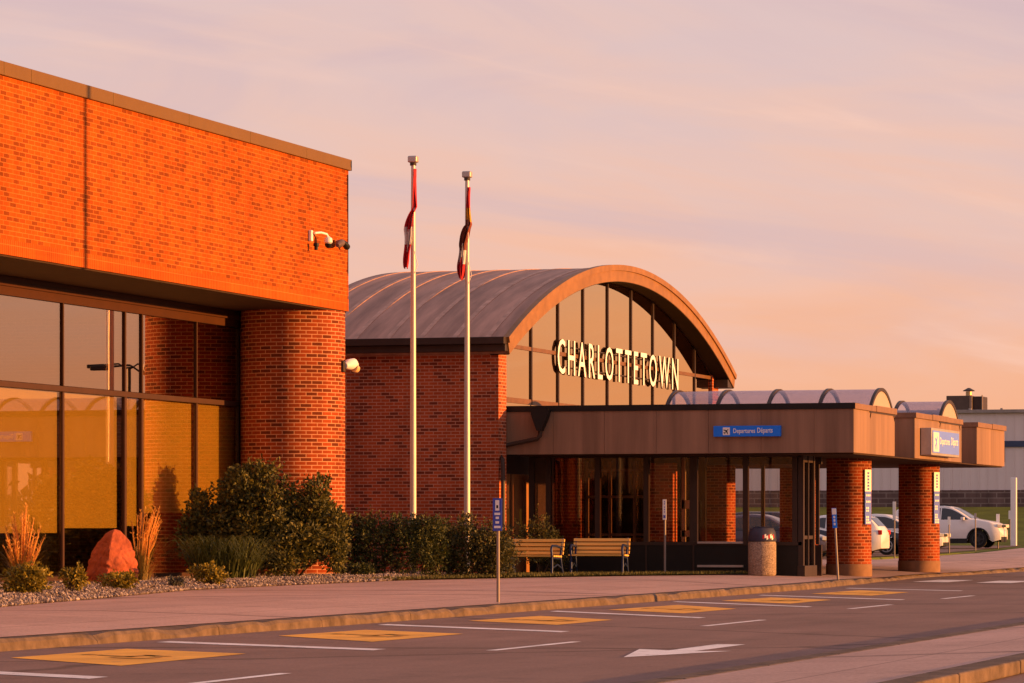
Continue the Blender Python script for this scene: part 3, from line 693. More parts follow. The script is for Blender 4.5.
# letters on the gable
sg = thing('letter_sign', 'large white CHARLOTTETOWN letters mounted across the arched glass gable', 'sign', (90, 24.6, 4.95))
word = 'CHARLOTTETOWN'; widths = []
for ch in word:
    t = MB(); widths.append(text_mb(t, ch, 1, (0, 0, 0), (1, 0, 0), (0, 0, 1), height=.84, offset=.002))
widths = [w * .86 for w in widths]
gap = (11.6 - sum(widths)) / 12; x = 85.1
for ch, w in zip(word, widths):
    t = MB(); text_mb(t, ch, 1, (x, 24.86, 4.96), (1, 0, 0), (0, 0, 1), height=.84, width=w, depth=.04, offset=.002)
    t.mi = [1 if max(t.v[k][1] for k in f) > 24.83 else 0 for f in t.f]
    obj('letter', t, [M_letter, M_dark], sg); x += w + gap
mb = MB()
for z in (5.12, 5.62): mb.box(85.2, 96.6, 24.862, 24.872, z, z + .03)
for x in frange(85.4, 96.4, 1.1): mb.box(x, x + .02, 24.873, 24.895, 5.12, 5.15); mb.box(x, x + .02, 24.873, 24.895, 5.62, 5.65)
obj('mounting_rail', mb, M_dark, sg)

# ------------------------------------------------------------------ entrance canopy
cp = thing('entrance_canopy', 'long bronze canopy on round brick columns with arched skylights', 'canopy', (92, 20, 0))
Z0, Z1, ZC = 2.93, 3.90, 4.03
mb = MB(); mb.box(80.76, 100.95, 17.62, 24.6, 2.98, 3.86)
obj('canopy_deck', mb, M_dark, cp)
def fascia(x0, x1, name='fascia'):
    mb = MB(); mb.box(x0, x1, 16.7, 17.6, Z0, Z1); obj(name, mb, M_bronze, cp, bevel=.008)
    mb = MB(); n = max(2, int((x1 - x0) / 1.9)); e = frange(x0 - .03, x1 + .03, (x1 - x0) / n)
    for i, (a, b) in enumerate(zip(e, e[1:])): mb.box(a + .004, b - .004, 16.66 - (.012 if i % 2 else 0), 17.4, Z1 + .002, ZC + (.012 if i % 2 else 0))
    obj('fascia_cap', mb, plain('cap_%d' % int(x0), (.22, .12, .075), .5), cp, bevel=.006)
fascia(80.7, 85.4); fascia(87.9, 94.3); fascia(96.6, 101.0)
mb = MB()
for a, b in zip(frange(17.602, 24.86, 1.21), frange(17.602, 24.86, 1.21)[1:]): mb.box(80.70, 80.755, a, b - .006, Z0, Z1)
obj('side_fascia', mb, M_bronze, cp)
mb = MB(); mb.box(80.67, 81.2, 16.664, 24.86, Z1 + .003, ZC + .006); obj('side_fascia_cap', mb, M_black, cp)
for q in ((85.41, 87.89, 17.55, 17.61, Z0 + .03), (94.31, 96.59, 17.55, 17.61, Z0 + .03), (100.96, 101.0, 17.62, 24.6, Z0)):
    mb = MB(); mb.box(*q, Z1); obj('rear_fascia', mb, M_bronze, cp)
mb = MB(); mb.box(80.9, 100.9, 16.75, 24.5, 2.90, 2.926); obj('canopy_soffit', mb, M_soffit, cp)
# skylights: barrel sheets on hoops
def vault(cx, ys, label):
    hw, rise, zb = 1.45, .69, 3.76
    rr = (hw * hw + rise * rise) / (2 * rise); a0 = math.asin(hw / rr); zc = zb + rise - rr
    def P(t, r): return (cx + r * math.sin(t), zc + r * math.cos(t))
    tt = [-a0 + 2 * a0 * i / 24 for i in range(25)]
    def strip(mb, r0, r1, y0, y1):
        A = [P(t, r0) for t in tt]; B = [P(t, r1) for t in tt]
        i0 = len(mb.v); m = 25
        for y in (y0, y1):
            for L in (A, B):
                for p in L: mb.v.append((p[0], y, p[1]))
        a, b, c, d = i0, i0 + m, i0 + 2 * m, i0 + 3 * m
        for k in range(24):
            for f in ((a + k, a + k + 1, c + k + 1, c + k), (b + k, d + k, d + k + 1, b + k + 1), (a + k, b + k, b + k + 1, a + k + 1), (c + k, c + k + 1, d + k + 1, d + k)):
                mb.f.append(f); mb.uv.append(None); mb.mi.append(0)
        for k in (0, 24): mb.f.append((a + k, c + k, d + k, b + k)); mb.uv.append(None); mb.mi.append(0)
    mb = MB(); strip(mb, rr, rr - .012, ys[0] + .03, ys[-1]); s = obj('skylight', mb, M_poly, cp, smooth=40)
    for y in ys:
        mb = MB(); strip(mb, rr + .03, rr - .05, y, y + .07); obj('hoop', mb, M_dark, s, smooth=40)
    mb = MB(); mb.prism([P(t, rr - .053) for t in tt], ys[0] + .02, ys[0] + .035); obj('end_panel', mb, M_polyend, s)
    mb = MB(); mb.box(cx - hw - .06, cx + hw + .06, ys[0] - .02, ys[-1] + .1, 3.868, 3.93); obj('skylight_kerb', mb, M_dark, s)
vault(83.95, [16.70 + 1.20 * k for k in range(5)], 0)
vault(92.65, [16.70 + 1.19 * k for k in range(2)], 0)
# columns
for i, (x, y) in enumerate(((86.7, 18.06), (95.5, 18.03), (95.5, 23.5), (100.3, 22.3))):
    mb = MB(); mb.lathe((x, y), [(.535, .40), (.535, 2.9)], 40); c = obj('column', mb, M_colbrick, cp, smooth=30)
    mb = MB(); mb.lathe((x, y), [(.55, .1), (.55, .385), (.535, .40)], 40); obj('plinth', mb, M_plinth, c, smooth=30)
# rainwater head and pipe
mb = MB(); mb.prism([(23.68, 3.95), (24.12, 3.95), (24.08, 3.78), (23.96, 3.46), (23.86, 3.46), (23.72, 3.78)], 80.42, 80.66, axis='x')
rw = obj('rainwater_head', mb, M_black, cp)
mb = MB(); mb.tube([(80.55, 23.91, 3.47), (80.55, 23.91, 3.36), (80.55, 23.98, 3.28), (80.55, 24.55, 3.17), (80.52, 24.78, 3.12), (80.3, 24.82, 2.95), (79.95, 24.62, 2.8), (79.92, 24.60, 2.6), (79.92, 24.60, .2)], .05, 10)
obj('downpipe', mb, M_dark, rw, smooth=40)

# ------------------------------------------------------------------ glazed vestibule under the canopy
vs = thing('glazed_vestibule', 'dark framed glass entrance vestibule beneath the canopy behind the benches', 'vestibule', (83, 21, 0))
VX = 82.2; YV = [24.6, 24.19, 23.01, 21.85, 20.73, 19.51, 18.36]
mb = MB(); mb.box(VX - .03, VX + .05, 18.2, 24.65, .12, .86); obj('base_panel', mb, M_black, vs)
mb = MB(); mb.box(VX - .06, VX + .06, 18.2, 24.65, .86, .94); mb.box(VX - .06, VX + .06, 18.2, 24.65, 2.87, 2.9)
for y in YV:
    w = .09 if y in (20.73,) else .06
    mb.box(VX - .065, VX + .065, y - w, y + w, .941, 2.869)
for y in (20.73, 21.85): mb.box(VX - .05, VX - .033, y - .02, y + .02, .2, .86)
obj('frame', mb, M_dark, vs)
for a, b in zip(YV, YV[1:]):
    mb = MB(); mb.box(VX - .005, VX + .005, b + .06, a - .06, .941, 2.869); obj('window', mb, M_clear if b < 21 else M_smoke, vs)
mb = MB(); mb.box(VX - .10, VX - .062, 19.56, 20.63, .90, .945); mb.box(VX - .10, VX - .032, 19.56, 20.63, .36, .41); obj('rail', mb, M_metal, vs)
# road end of the vestibule
mb = MB()
for x, w in ((VX - .06, .12), (VX + .48, .06), (VX + 1.06, .12)): mb.box(x, x + w, 18.16, 18.28, .15, 2.9)
mb.box(VX + .05, VX + 1.1, 18.18, 18.26, 1.0, 1.08); mb.box(VX + .05, VX + 1.1, 18.18, 18.26, 2.75, 2.9); obj('end_frame', mb, M_dark, vs)
mb = MB(); mb.box(VX - .07, VX + 1.22, 18.12, 18.3, .12, .40); obj('end_plinth', mb, M_dark, vs, bevel=.01)
mb = MB(); mb.box(VX + .05, VX + 1.09, 18.215, 18.225, .405, 2.74); obj('window', mb, M_clear, vs)
# far side: glass towards the parking lot
mb = MB(); X2 = 84.3
mb.box(X2 - .05, X2 + .05, 18.2, 20.9, .12, .86); mb.box(X2 - .05, X2 + .05, 18.2, 20.9, 2.74, 2.9)
for y in (18.3, 19.6): mb.box(X2 - .04, X2 + .04, y - .04, y + .04, .87, 2.739)
obj('far_frame', mb, M_dark, vs)
# brick piers and inner doors
for (a, b, z1) in ((23.55, 24.15, 2.9), (21.32, 21.88, 2.75)):
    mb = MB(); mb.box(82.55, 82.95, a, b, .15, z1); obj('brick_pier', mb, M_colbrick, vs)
mb = MB(); mb.box(84.0, 84.1, 20.9, 24.6, .2, 2.9); obj('inner_wall', mb, M_interior, vs)
mb = MB()
for y in (21.95, 22.35, 22.95, 23.5): mb.box(82.98, 83.06, y - .035, y + .035, .2, 2.8)
for z in (1.10, 1.98, 2.6): mb.box(82.985, 83.055, 21.99, 23.46, z - .03, z + .03)
obj('inner_door_frame', mb, plain('pale_door_frame', (.24, .19, .16), .5), vs)
mb = MB(); mb.box(83.01, 83.02, 21.99, 23.46, .25, 2.58); obj('inner_door', mb, M_smoke, vs)
mb = MB(); mb.box(83.2, 83.3, 20.95, 21.3, 1.7, 1.9); mb.box(83.2, 83.3, 20.95, 21.3, 1.05, 1.2); mb.box(83.2, 83.3, 20.92, 21.02, .2, 2.9); mb.box(83.2, 83.3, 21.2, 21.28, .2, 2.9); obj('interior_panel', mb, plain('beige_panel', (.40, .27, .16), .7), vs)
mb = MB(); mb.box(82.3, 84.2, 18.3, 24.6, .13, .2); obj('floor', mb, M_conc, vs)

# ------------------------------------------------------------------ signs
def sign_text(root, body, o, ax, width, height, mat, off=.0):
    t = MB(); text_mb(t, body, 1, o, ax, (0, 0, 1), height=height, width=width, depth=.006, offset=off); return obj('lettering', t, mat, root)
s1 = thing('departures_sign', 'narrow bright blue Departures Départs sign on the side of the canopy', 'sign', (80.6, 19.1, 3.3))
mb = MB(); mb.box(80.60, 80.695, 18.34, 19.88, 3.30, 3.54); obj('panel', mb, M_blue, s1, bevel=.006)
sign_text(s1, 'Departures', (80.6, 19.42, 3.345), (0, -1, 0), .50, .135, M_white, .01)
sign_text(s1, 'Départs', (80.6, 18.87, 3.345), (0, -1, 0), .35, .15, M_white, .01)
mb = MB(); mb.box(80.592, 80.599, 19.50, 19.66, 3.335, 3.505); ic = obj('icon', mb, M_white, s1)
mb = MB(); plane_icon(mb, (80.591, 19.58, 3.42), (0, -1, 0), (0, 0, 1), .07); obj('aeroplane', mb, M_black, ic)
s2 = thing('departures_lightbox', 'boxed faded blue Departures Départs sign on the front of the canopy', 'sign', (90, 16.5, 2.95))
mb = MB(); mb.box(88.6, 92.4, 16.42, 16.69, 3.02, 3.68); obj('case', mb, M_metal, s2, bevel=.01)
mb = MB(); mb.box(88.7, 92.3, 16.41, 16.418, 3.08, 3.62); obj('panel', mb, M_lav, s2)
mb = MB(); mb.box(88.76, 89.5, 16.402, 16.409, 3.11, 3.58); ic = obj('icon', mb, M_white, s2)
mb = MB(); plane_icon(mb, (89.13, 16.401, 3.345), (1, 0, 0), (0, 0, 1), .2); obj('aeroplane', mb, M_lav, ic)
sign_text(s2, 'Departures', (89.62, 16.409, 3.25), (1, 0, 0), 1.35, .22, M_white, .02)
sign_text(s2, 'Départs', (91.17, 16.409, 3.25), (1, 0, 0), .95, .25, M_white, .02)

def stripe_sign(name, label, root_loc, facing, w, z0, z1, split, cx, cy, lines, blue=M_nblue):
    """tall narrow notice: white head, blue body with rows of small white marks; facing = outward angle"""
    r = thing(name, label, 'sign', root_loc, 'tall notices on the canopy columns')
    n = Vector((math.cos(facing), math.sin(facing), 0)); ax = Vector((-n.y, n.x, 0)); c = Vector((cx, cy, 0))
    def pl(a, b, u0, u1, d, dd, mb):
        mid = c + n * d + ax * (u0 + u1) / 2 + Vector((0, 0, (a + b) / 2)); mb.obox(mid, ax, n, (0, 0, 1), (u1 - u0) / 2, dd, (b - a) / 2)
    mb = MB(); pl(z0, split, -w / 2, w / 2, .012, .008, mb); obj('lower_panel', mb, blue, r)
    mb = MB(); pl(split + .002, z1, -w / 2, w / 2, .012, .008, mb); obj('upper_panel', mb, M_white, r)
    mb = MB(); rr = random.Random(5); z = split - .07
    while z > z0 + .06:
        for k in range(rr.randint(2, 3)):
            u = -w * .36 + k * w * .25; pl(z - .045, z, u, u + w * .18, .0235, .003, mb)
        z -= rr.choice((.065, .065, .15))
    m_ = obj('white_marks', mb, M_white, r)
    mb = MB(); z = z1 - .06
    while z > split + .08:
        pl(z - .05, z, -w * .12, w * .14, .0235, .003, mb); z -= .075
    obj('dark_marks', mb, M_navy, r)
    return r
fa = math.atan2(-.62, -.78)
for (cx, cy, lab, z1, z0, sp) in ((86.7, 18.06, 'tall white and blue notice on the nearer canopy column', 2.64, 1.34, 2.12), (95.5, 18.03, 'tall white and blue notice on the farther canopy column', 2.70, 1.36, 2.2)):
    f_ = R(246)
    n = (math.cos(f_), math.sin(f_)); stripe_sign('column_notice', lab, (cx + n[0] * .55, cy + n[1] * .55, z0), f_, .25, z0, z1, sp, cx + n[0] * .541, cy + n[1] * .541, 5)

# sign posts
def sign_post(name, label, x, y, h, pw, panel, group, lean=0., marks='blue', base=None):
    zb = base if base is not None else pav_z(x, y) if x < 112 else far_z(x) + .14
    r = thing(name, label, 'sign post', (x, y, zb), group)
    dl = Vector((0, -math.sin(lean), math.cos(lean)))
    def at(t): return Vector((x, y, zb)) + dl * t
    mb = MB(); mb.tube([at(-.05), at(h)], .026, 8); obj('post', mb, M_post, r, smooth=50)
    if panel:
        pw_, ph, mt = panel
        n = Vector((-1, 0, 0)); c = at(h - ph / 2 + .02) + n * .034
        mb = MB(); mb.obox(c, (0, -1, 0), n, dl, pw_ / 2, .006, ph / 2); p = obj('panel', mb, mt, r)
        if marks == 'blue':
            mb = MB(); mb.obox(c + n * .009 + dl * ph * .28, (0, -1, 0), n, dl, pw_ * .22, .003, ph * .16)
            for k, w in ((.02, .3), (-.10, .18), (-.24, .2), (-.38, .34)): mb.obox(c + n * .009 + dl * ph * k, (0, -1, 0), n, dl, pw_ * w, .003, ph * .035)
            obj('white_marks', mb, M_white, p)
            mb = MB(); mb.obox(c + n * .0135 + dl * ph * .24, (0, -1, 0), n, dl, pw_ * .1, .0015, ph * .045); obj('symbol', mb, M_black, p)
        elif marks == 'half':
            mb = MB(); mb.obox(c + n * .009 + dl * ph * .33, (0, -1, 0), n, dl, pw_ * .46, .003, ph * .15)
            for k in (.05, -.12, -.3): mb.obox(c + n * .009 + dl * ph * k, (0, -1, 0), n, dl, pw_ * .2, .003, ph * .06)
            obj('white_marks', mb, M_white, p)
        elif marks == 'white':
            mb = MB(); mb.obox(c + n * .009 - dl * ph * .34, (0, -1, 0), n, dl, pw_ * .28, .003, ph * .07)
            for k in (.38, .28, .12, .0, -.12): mb.obox(c + n * .009 + dl * ph * k, (0, -1, 0), n, dl, pw_ * .1, .003, ph * .03)
            obj('dark_marks', mb, M_navy, p)
    return r
GP = 'narrow sign posts around the entrance'
sign_post('sign_post', 'post with narrow navy blue sign at the kerb before the benches', 54.0, 16.7, 1.57, .05, (.145, .50, M_navy), GP)
sign_post('sign_post', 'post with narrow white sign on the grass before the vestibule', 80.6, 21.0, 1.68, .05, (.085, .46, M_white), GP, marks='white')
sign_post('sign_post', 'leaning post with blue and white sign beside the nearer column', 80.2, 16.95, 1.55, .05, (.10, .44, M_blue), GP, lean=R(-3.2), marks='half')
GL = 'sign posts along the parking lot'
sign_post('sign_post', 'post with white sign seen between the vestibule and nearer column', 117.5, 24.25, 1.55, .05, (.14, .5, M_white), GL, marks='')
sign_post('sign_post', 'dark post with tall white sign seen between the two front columns', 123.2, 24.1, 1.86, .05, (.11, .62, M_white), GL, marks='')
sign_post('sign_post', 'plain post just right of the farther column before the white sedan', 138.5, 25.0, 1.35, .05, (.10, .3, M_white), GL, marks='')
sign_post('sign_post', 'plain post in front of the front door of the white SUV', 146, 25.3, 1.45, .05, (.09, .22, M_metal), GL, marks='')
sign_post('sign_post', 'post with white tag in front of the SUV front wheel', 152, 25.4, 1.4, .05, (.14, .36, M_white), GL, marks='')
sign_post('sign_post', 'post with white tag on the lawn beyond the nose of the SUV', 163, 26.7, 1.4, .05, (.13, .38, M_white), GL, marks='')
mb = MB(); x, y = 160., 26.05; zb = far_z(x) + .1
mb.box(x - .1, x + .1, y - .13, y + .13, zb, zb + 3.0); tag(obj('marker_post', mb, M_white, origin=(x, y, zb), bevel=.03), 'tall square white post on the lawn at the right edge', 'post')

# ------------------------------------------------------------------ flagpoles and flags
def flagpole(label, x, y, zt):
    r = thing('flagpole', label, 'flagpole', (x, y, .2), 'flagpoles between the buildings')
    mb = MB(); mb.tube([(x, y, .1), (x, y, 3), (x, y, zt - .18)], [.070, .066, .045], 16); obj('pole', mb, M_pole, r, smooth=50)
    mb = MB(); mb.box(x - .09, x + .09, y - .10, y + .10, zt - .14, zt); o = obj('truck', mb, M_metal, r, bevel=.025)
    mb = MB(); mb.tube([(x, y, zt - .2), (x, y, zt - .138)], .07, 12); obj('collar', mb, M_dark, r)
    mb = MB(); pts = [(x - .1, y - .05, zt - .2), (x - .11, y - .06, zt - 2.0), (x - .12, y - .14, zt - 2.3), (x - .12, y - .06, zt - 2.5), (x - .1, y - .05, 1.6)]
    mb.tube(pts, .008, 6); obj('halyard', mb, M_white, r)
    mb = MB(); mb.obox((x - .1, y, 1.5), (1, 0, 0), (0, 1, 0), (0, 0, 1), .03, .02, .09); obj('cleat', mb, M_metal, r)
flagpole('nearer and taller looking white flagpole with a red and white flag', 74.0, 24.76, 9.10)
flagpole('farther white flagpole in front of the arched roof eave', 77.75, 24.76, 9.12)
def flag(label, x, y, ztop, cols, seed, length, hoist):
    """a limp flag: hoist edge along the pole, cloth gathered and hanging in folds beside it"""
    rr = random.Random(seed); mb = MB(); i0 = 0; nu, nv = 18, 40
    ph = [rr.uniform(0, 6.28) for _ in range(4)]
    for j in range(nv + 1):
        v = j / nv; z = ztop - v * length
        if v < hoist: cy = -.055 + .01 * math.sin(9 * v); wid = .035 + .05 * (v / hoist) ** 2
        else:
            q = (v - hoist) / (1 - hoist); cy = -.05 + .15 * min(1, q * 3) ** .8 + .03 * q + .02 * math.sin(8 * q + ph[0])
            wid = .09 + .05 * math.sin(3.1 * q) + .03 * math.sin(9 * q + ph[1]) - .04 * max(0, q - .85) / .15
        for i in range(nu + 1):
            u = i / nu - .5
            dx = .05 * math.sin(u * 17 + ph[2] + 1.6 * v) + .02 * math.sin(u * 31 + 5 * v)
            edge = (.10 * (abs(u) * 1.6 + .5 * math.sin(u * 7 + ph[3]))) if j == nv else 0
            mb.v.append((x - .02 + dx, y + cy + u * wid * 1.2 + .015 * math.sin(u * 12 + 6 * v), z + edge))
    for j in range(nv):
        v = (j + .5) / nv
        for i in range(nu):
            a = j * (nu + 1) + i; mi = 0
            u = i / nu
            for (v0, v1, m) in cols:
                if v0 <= v + .035 * math.sin(u * 9 + seed) < v1: mi = m
            mb.f.append((a, a + 1, a + nu + 2, a + nu + 1)); mb.uv.append(None); mb.mi.append(mi)
    f = obj('flag', mb, [M_red, plain('flag_white_%d' % seed, (.70, .64, .60), .8), plain('flag_dark_%d' % seed, (.20, .05, .03), .8), plain('flag_gold_%d' % seed, (.55, .26, .04), .8)], origin=(x, y, ztop - length), smooth=60, recalc=False)
    s = f.modifiers.new('cloth', 'SOLIDIFY'); s.thickness = .006
    return tag(f, label, 'flag', 'limp flags on the poles')
flag('limp red and white flag hanging from the nearer flagpole', 73.93, 24.75, 8.82, [(0, .60, 0), (.60, .78, 1), (.78, 2, 0)], 1, 2.12, .40)
flag('limp flag with dark and golden folds and red white tail on the farther flagpole', 77.68, 24.74, 8.76, [(0, .22, 0), (.22, .34, 3), (.34, .64, 2), (.64, .78, 1), (.78, 2, 0)], 4, 2.05, .42)

# ------------------------------------------------------------------ cameras and lights on the brick building
c1 = thing('security_camera', 'white security camera on a bent arm near the top corner of the brick wall', 'security camera', (71.4, 26.0, 7.2), 'security cameras on the brick wall')
mb = MB(); mb.box(71.22, 71.33, 26.02, 26.096, 7.13, 7.36); obj('bracket', mb, M_white, c1, bevel=.02)
mb = MB(); mb.tube([(71.3, 25.98, 7.30), (71.45, 25.90, 7.32), (71.65, 25.85, 7.30), (71.72, 25.84, 7.24)], .025, 8); obj('arm', mb, M_white, c1, smooth=50)
mb = MB(); mb.lathe((71.72, 25.84), [(.03, 7.26), (.08, 7.22), (.09, 7.14), (.06, 7.11)], 16); d = obj('housing', mb, M_white, c1, smooth=40)
mb = MB(); mb.lathe((71.72, 25.84), [(.03, 7.02), (.06, 7.05), (.078, 7.108)], 16); obj('dome', mb, M_black, d, smooth=60)
mb = MB(); mb.lathe((71.27, 25.94), [(.04, 6.95), (.04, 7.02), (.06, 7.03), (.06, 7.09)], 12); obj('lamp', mb, M_black, c1, smooth=40)
c2 = thing('security_camera', 'dark twin spotlight camera at the right end of the brick wall', 'security camera', (72.9, 26.0, 7.2), 'security cameras on the brick wall')
mb = MB(); mb.tube([(72.95, 26.09, 7.22), (72.95, 26.0, 7.22)], .06, 14); obj('base', mb, M_white, c2, smooth=40)
mb = MB(); mb.tube([(72.55, 25.94, 7.14), (72.7, 25.95, 7.18), (72.88, 25.96, 7.22)], [.04, .085, .075], 12); obj('head', mb, plain('grey_head', (.12, .08, .08), .5), c2, smooth=40)
mb = MB(); mb.tube([(72.98, 25.97, 7.27), (73.1, 25.96, 7.2), (73.22, 25.96, 7.15)], [.025, .065, .07], 12); obj('head', mb, M_black, c2, smooth=40)
w1 = thing('wall_floodlight', 'white floodlight on the brick column below the upper storey', 'floodlight', (73.3, 26.1, 4.7))
mb = MB(); mb.box(73.02, 73.16, 25.96, 26.06, 4.52, 4.76); obj('bracket', mb, M_dark, w1, bevel=.02)
mb = MB(); mb.tube([(73.10, 25.96, 4.66), (73.22, 25.93, 4.69), (73.38, 25.88, 4.70), (73.47, 25.85, 4.68)], [.06, .11, .125, .07], 14); hd = obj('housing', mb, M_white, w1, smooth=50)
mb = MB(); mb.tube([(73.34, 25.84, 4.62), (73.42, 25.81, 4.59)], [.09, .08], 14); obj('lens', mb, plain('warm_lens', (.7, .45, .2), .2), hd, smooth=50)

# ------------------------------------------------------------------ benches
def bench():
    r = thing('bench', 'slatted wooden bench with dark iron ends, partly behind the hedge, nearer one', 'bench', (0, 0, 0), 'wooden benches by the entrance')
    w = 1.3
    for k, (x, z) in enumerate(((-.02, .50), (.03, .62), (.08, .74))):       # local: -x is the front, y across
        pass
    mb = MB()
    for (x, z) in ((.19, .50), (.212, .592), (.234, .684)): mb.obox((x, 0, z), (0, 1, 0), (.25, 0, 1), (1, 0, -.25), w / 2, .035, .016)
    mb.obox((.257, 0, .776), (0, 1, 0), (.25, 0, 1), (1, 0, -.25), w / 2, .035, .016); obj('backrest', mb, M_wood, r, bevel=.006)
    mb = MB()
    for x in (-.26, -.15, -.04, .07): mb.obox((x, 0, .43 + .03 * (-x)), (0, 1, 0), (1, 0, -.03), (0, 0, 1), w / 2, .046, .018)
    obj('seat', mb, M_wood, r, bevel=.006)
    for s in (-1, 1):
        y = s * (w / 2 - .06); mb = MB()
        mb.tube([(-.30, y, 0), (-.27, y, .2), (-.28, y, .40), (-.31, y, .60), (-.26, y, .66), (-.05, y, .66), (.20, y, .62)], .028, 8)
        mb.tube([(.30, y, 0), (.22, y, .2), (.16, y, .40), (.20, y, .54), (.285, y, .82)], .028, 8)
        mb.tube([(-.28, y, .40), (.17, y, .38)], .026, 8); mb.tube([(-.26, y, .17), (0, y, .25), (.22, y, .17)], .02, 8)
        obj('iron_end', mb, M_dkblue, r, smooth=50)
    return r
bn = bench()
bn.location = (78.35, 23.42, pav_z(78.35, 23.2)); bn.rotation_euler = (0, 0, R(-9))
dup(bn, (80.0, 22.36, pav_z(80, 22.3) + .01), R(3), 'slatted wooden bench with dark iron ends, fully visible, right of the other')

# ------------------------------------------------------------------ litter bin
tx, ty = 81.2, 18.9; tz = pav_z(tx, ty)
tr = thing('litter_bin', 'round pebbled concrete litter bin with dark blue lid by the vestibule', 'litter bin', (tx, ty, tz))
mb = MB(); mb.lathe((tx, ty), [(.29, tz), (.315, tz + .03), (.315, tz + .72), (.30, tz + .76)], 32); obj('body', mb, M_agg, tr, smooth=40)
mb = MB(); mb.lathe((tx, ty), [(.31, tz + .762), (.325, tz + .79), (.30, tz + .98), (.26, tz + 1.06), (.14, tz + 1.10)], 32); ld = obj('lid', mb, plain('lid_blue', (.045, .045, .075), .4), tr, smooth=40)
mb = MB()
for k in range(7):          # the sticker with a white scrawl
    a = R(-165 + k * 8); a2 = R(-165 + (k + 1) * 8 - 1); rr0 = .327
    zz = tz + .82 + .02 * math.sin(k * 2.2)
    mb.quad([(tx + rr0 * math.cos(a), ty + rr0 * math.sin(a), zz), (tx + rr0 * math.cos(a2), ty + rr0 * math.sin(a2), zz + .015), (tx + (rr0 - .014) * math.cos(a2), ty + (rr0 - .014) * math.sin(a2), zz + .10), (tx + (rr0 - .014) * math.cos(a), ty + (rr0 - .014) * math.sin(a), zz + .085)], mi=0 if k % 3 else 1)
obj('sticker', mb, [M_white, M_red], ld, recalc=False)

# ------------------------------------------------------------------ plants
def leaf_cloud(mb, blobs, n, size, rnd, clump=.0, flat=.6):
    """leaf shaped faces through the volume of ellipsoid clumps"""
    tot = sum(b[3] * b[4] * b[5] for b in blobs)
    for (cx, cy, cz, rx, ry, rz) in blobs:
        k = int(n * rx * ry * rz / tot)
        for _ in range(k):
            d = Vector((rnd.gauss(0, 1), rnd.gauss(0, 1), rnd.gauss(0, 1))).normalized(); q = rnd.random() ** .38 * rnd.uniform(.86, 1.1)
            p = Vector((cx + d.x * rx * q, cy + d.y * ry * q, cz + d.z * rz * q))
            if p.z < .12: continue
            a = (d + Vector((rnd.gauss(0, .7), rnd.gauss(0, .7), rnd.gauss(0, .7) + .3))).normalized()
            b = a.cross(Vector((rnd.gauss(0, 1), rnd.gauss(0, 1), rnd.gauss(0, 1)))).normalized()
            s = size * rnd.uniform(.6, 1.35); c = a.cross(b) * s * .12
            mb.quad([p, p + a * s * .5 + b * s * .3 + c, p + a * s, p + a * s * .5 - b * s * .3 + c])
def shrub(name, label, cat, base, blobs, n, size, mat, seed, stems=6, group=None):
    rnd = random.Random(seed); bx, by, bz = base
    r = thing(name, label, cat, base, group)
    blobs2 = []
    for (cx, cy, cz, rx, ry, rz) in blobs:      # each mass broken up into smaller tufts
        blobs2.append((cx, cy, cz, rx * .82, ry * .82, rz * .82))
        for _ in range(12):
            d = Vector((rnd.gauss(0, 1), rnd.gauss(0, 1), rnd.gauss(.25, 1))).normalized(); k = rnd.uniform(.18, .36)
            blobs2.append((cx + d.x * rx * .85, cy + d.y * ry * .85, cz + d.z * rz * .85, rx * k, ry * k, rz * k))
    mb = MB(); leaf_cloud(mb, [(bx + b[0], by + b[1], bz + b[2], *b[3:]) for b in blobs2], n, size, rnd)
    for _ in range(int(8 + n / 260)):
        b = rnd.choice(blobs); d = Vector((rnd.gauss(0, .8), rnd.gauss(0, .8), rnd.uniform(.1, 1.3))).normalized(); c0 = Vector((bx + b[0], by + b[1], bz + b[2])); ln = rnd.uniform(1.02, 1.34)
        for q in range(16):
            t = .75 + (ln - .75) * q / 15; p = c0 + Vector((d.x * b[3] * t, d.y * b[4] * t, d.z * b[5] * t)) + Vector((rnd.gauss(0, 1), rnd.gauss(0, 1), rnd.gauss(0, 1))) * size * .25
            aa = (d + Vector((rnd.gauss(0, .8), rnd.gauss(0, .8), rnd.gauss(0, .8)))).normalized(); bb = aa.cross(Vector((rnd.gauss(0, 1), rnd.gauss(0, 1), rnd.gauss(0, 1)))).normalized(); sz_ = size * rnd.uniform(.5, 1.2)
            mb.quad([p, p + aa * sz_ * .5 + bb * sz_ * .3, p + aa * sz_, p + aa * sz_ * .5 - bb * sz_ * .3])
    obj('foliage', mb, mat, r, recalc=False)
    mb = MB()
    for k in range(stems):
        b = rnd.choice(blobs); t = Vector((bx + b[0] + rnd.uniform(-.6, .6) * b[3], by + b[1] + rnd.uniform(-.5, .5) * b[4], bz + b[2] + b[5] * rnd.uniform(.3, .95)))
        p = Vector((bx + b[0] * .5 + rnd.uniform(-.15, .15), by + b[1] * .5 + rnd.uniform(-.1, .1), bz - .02)); m = (p + t) / 2 + Vector((rnd.uniform(-.1, .1), rnd.uniform(-.1, .1), .1))
        mb.tube([p, m, t], [.022, .015, .005], 5)
    obj('stems', mb, M_bark, r)
    return r
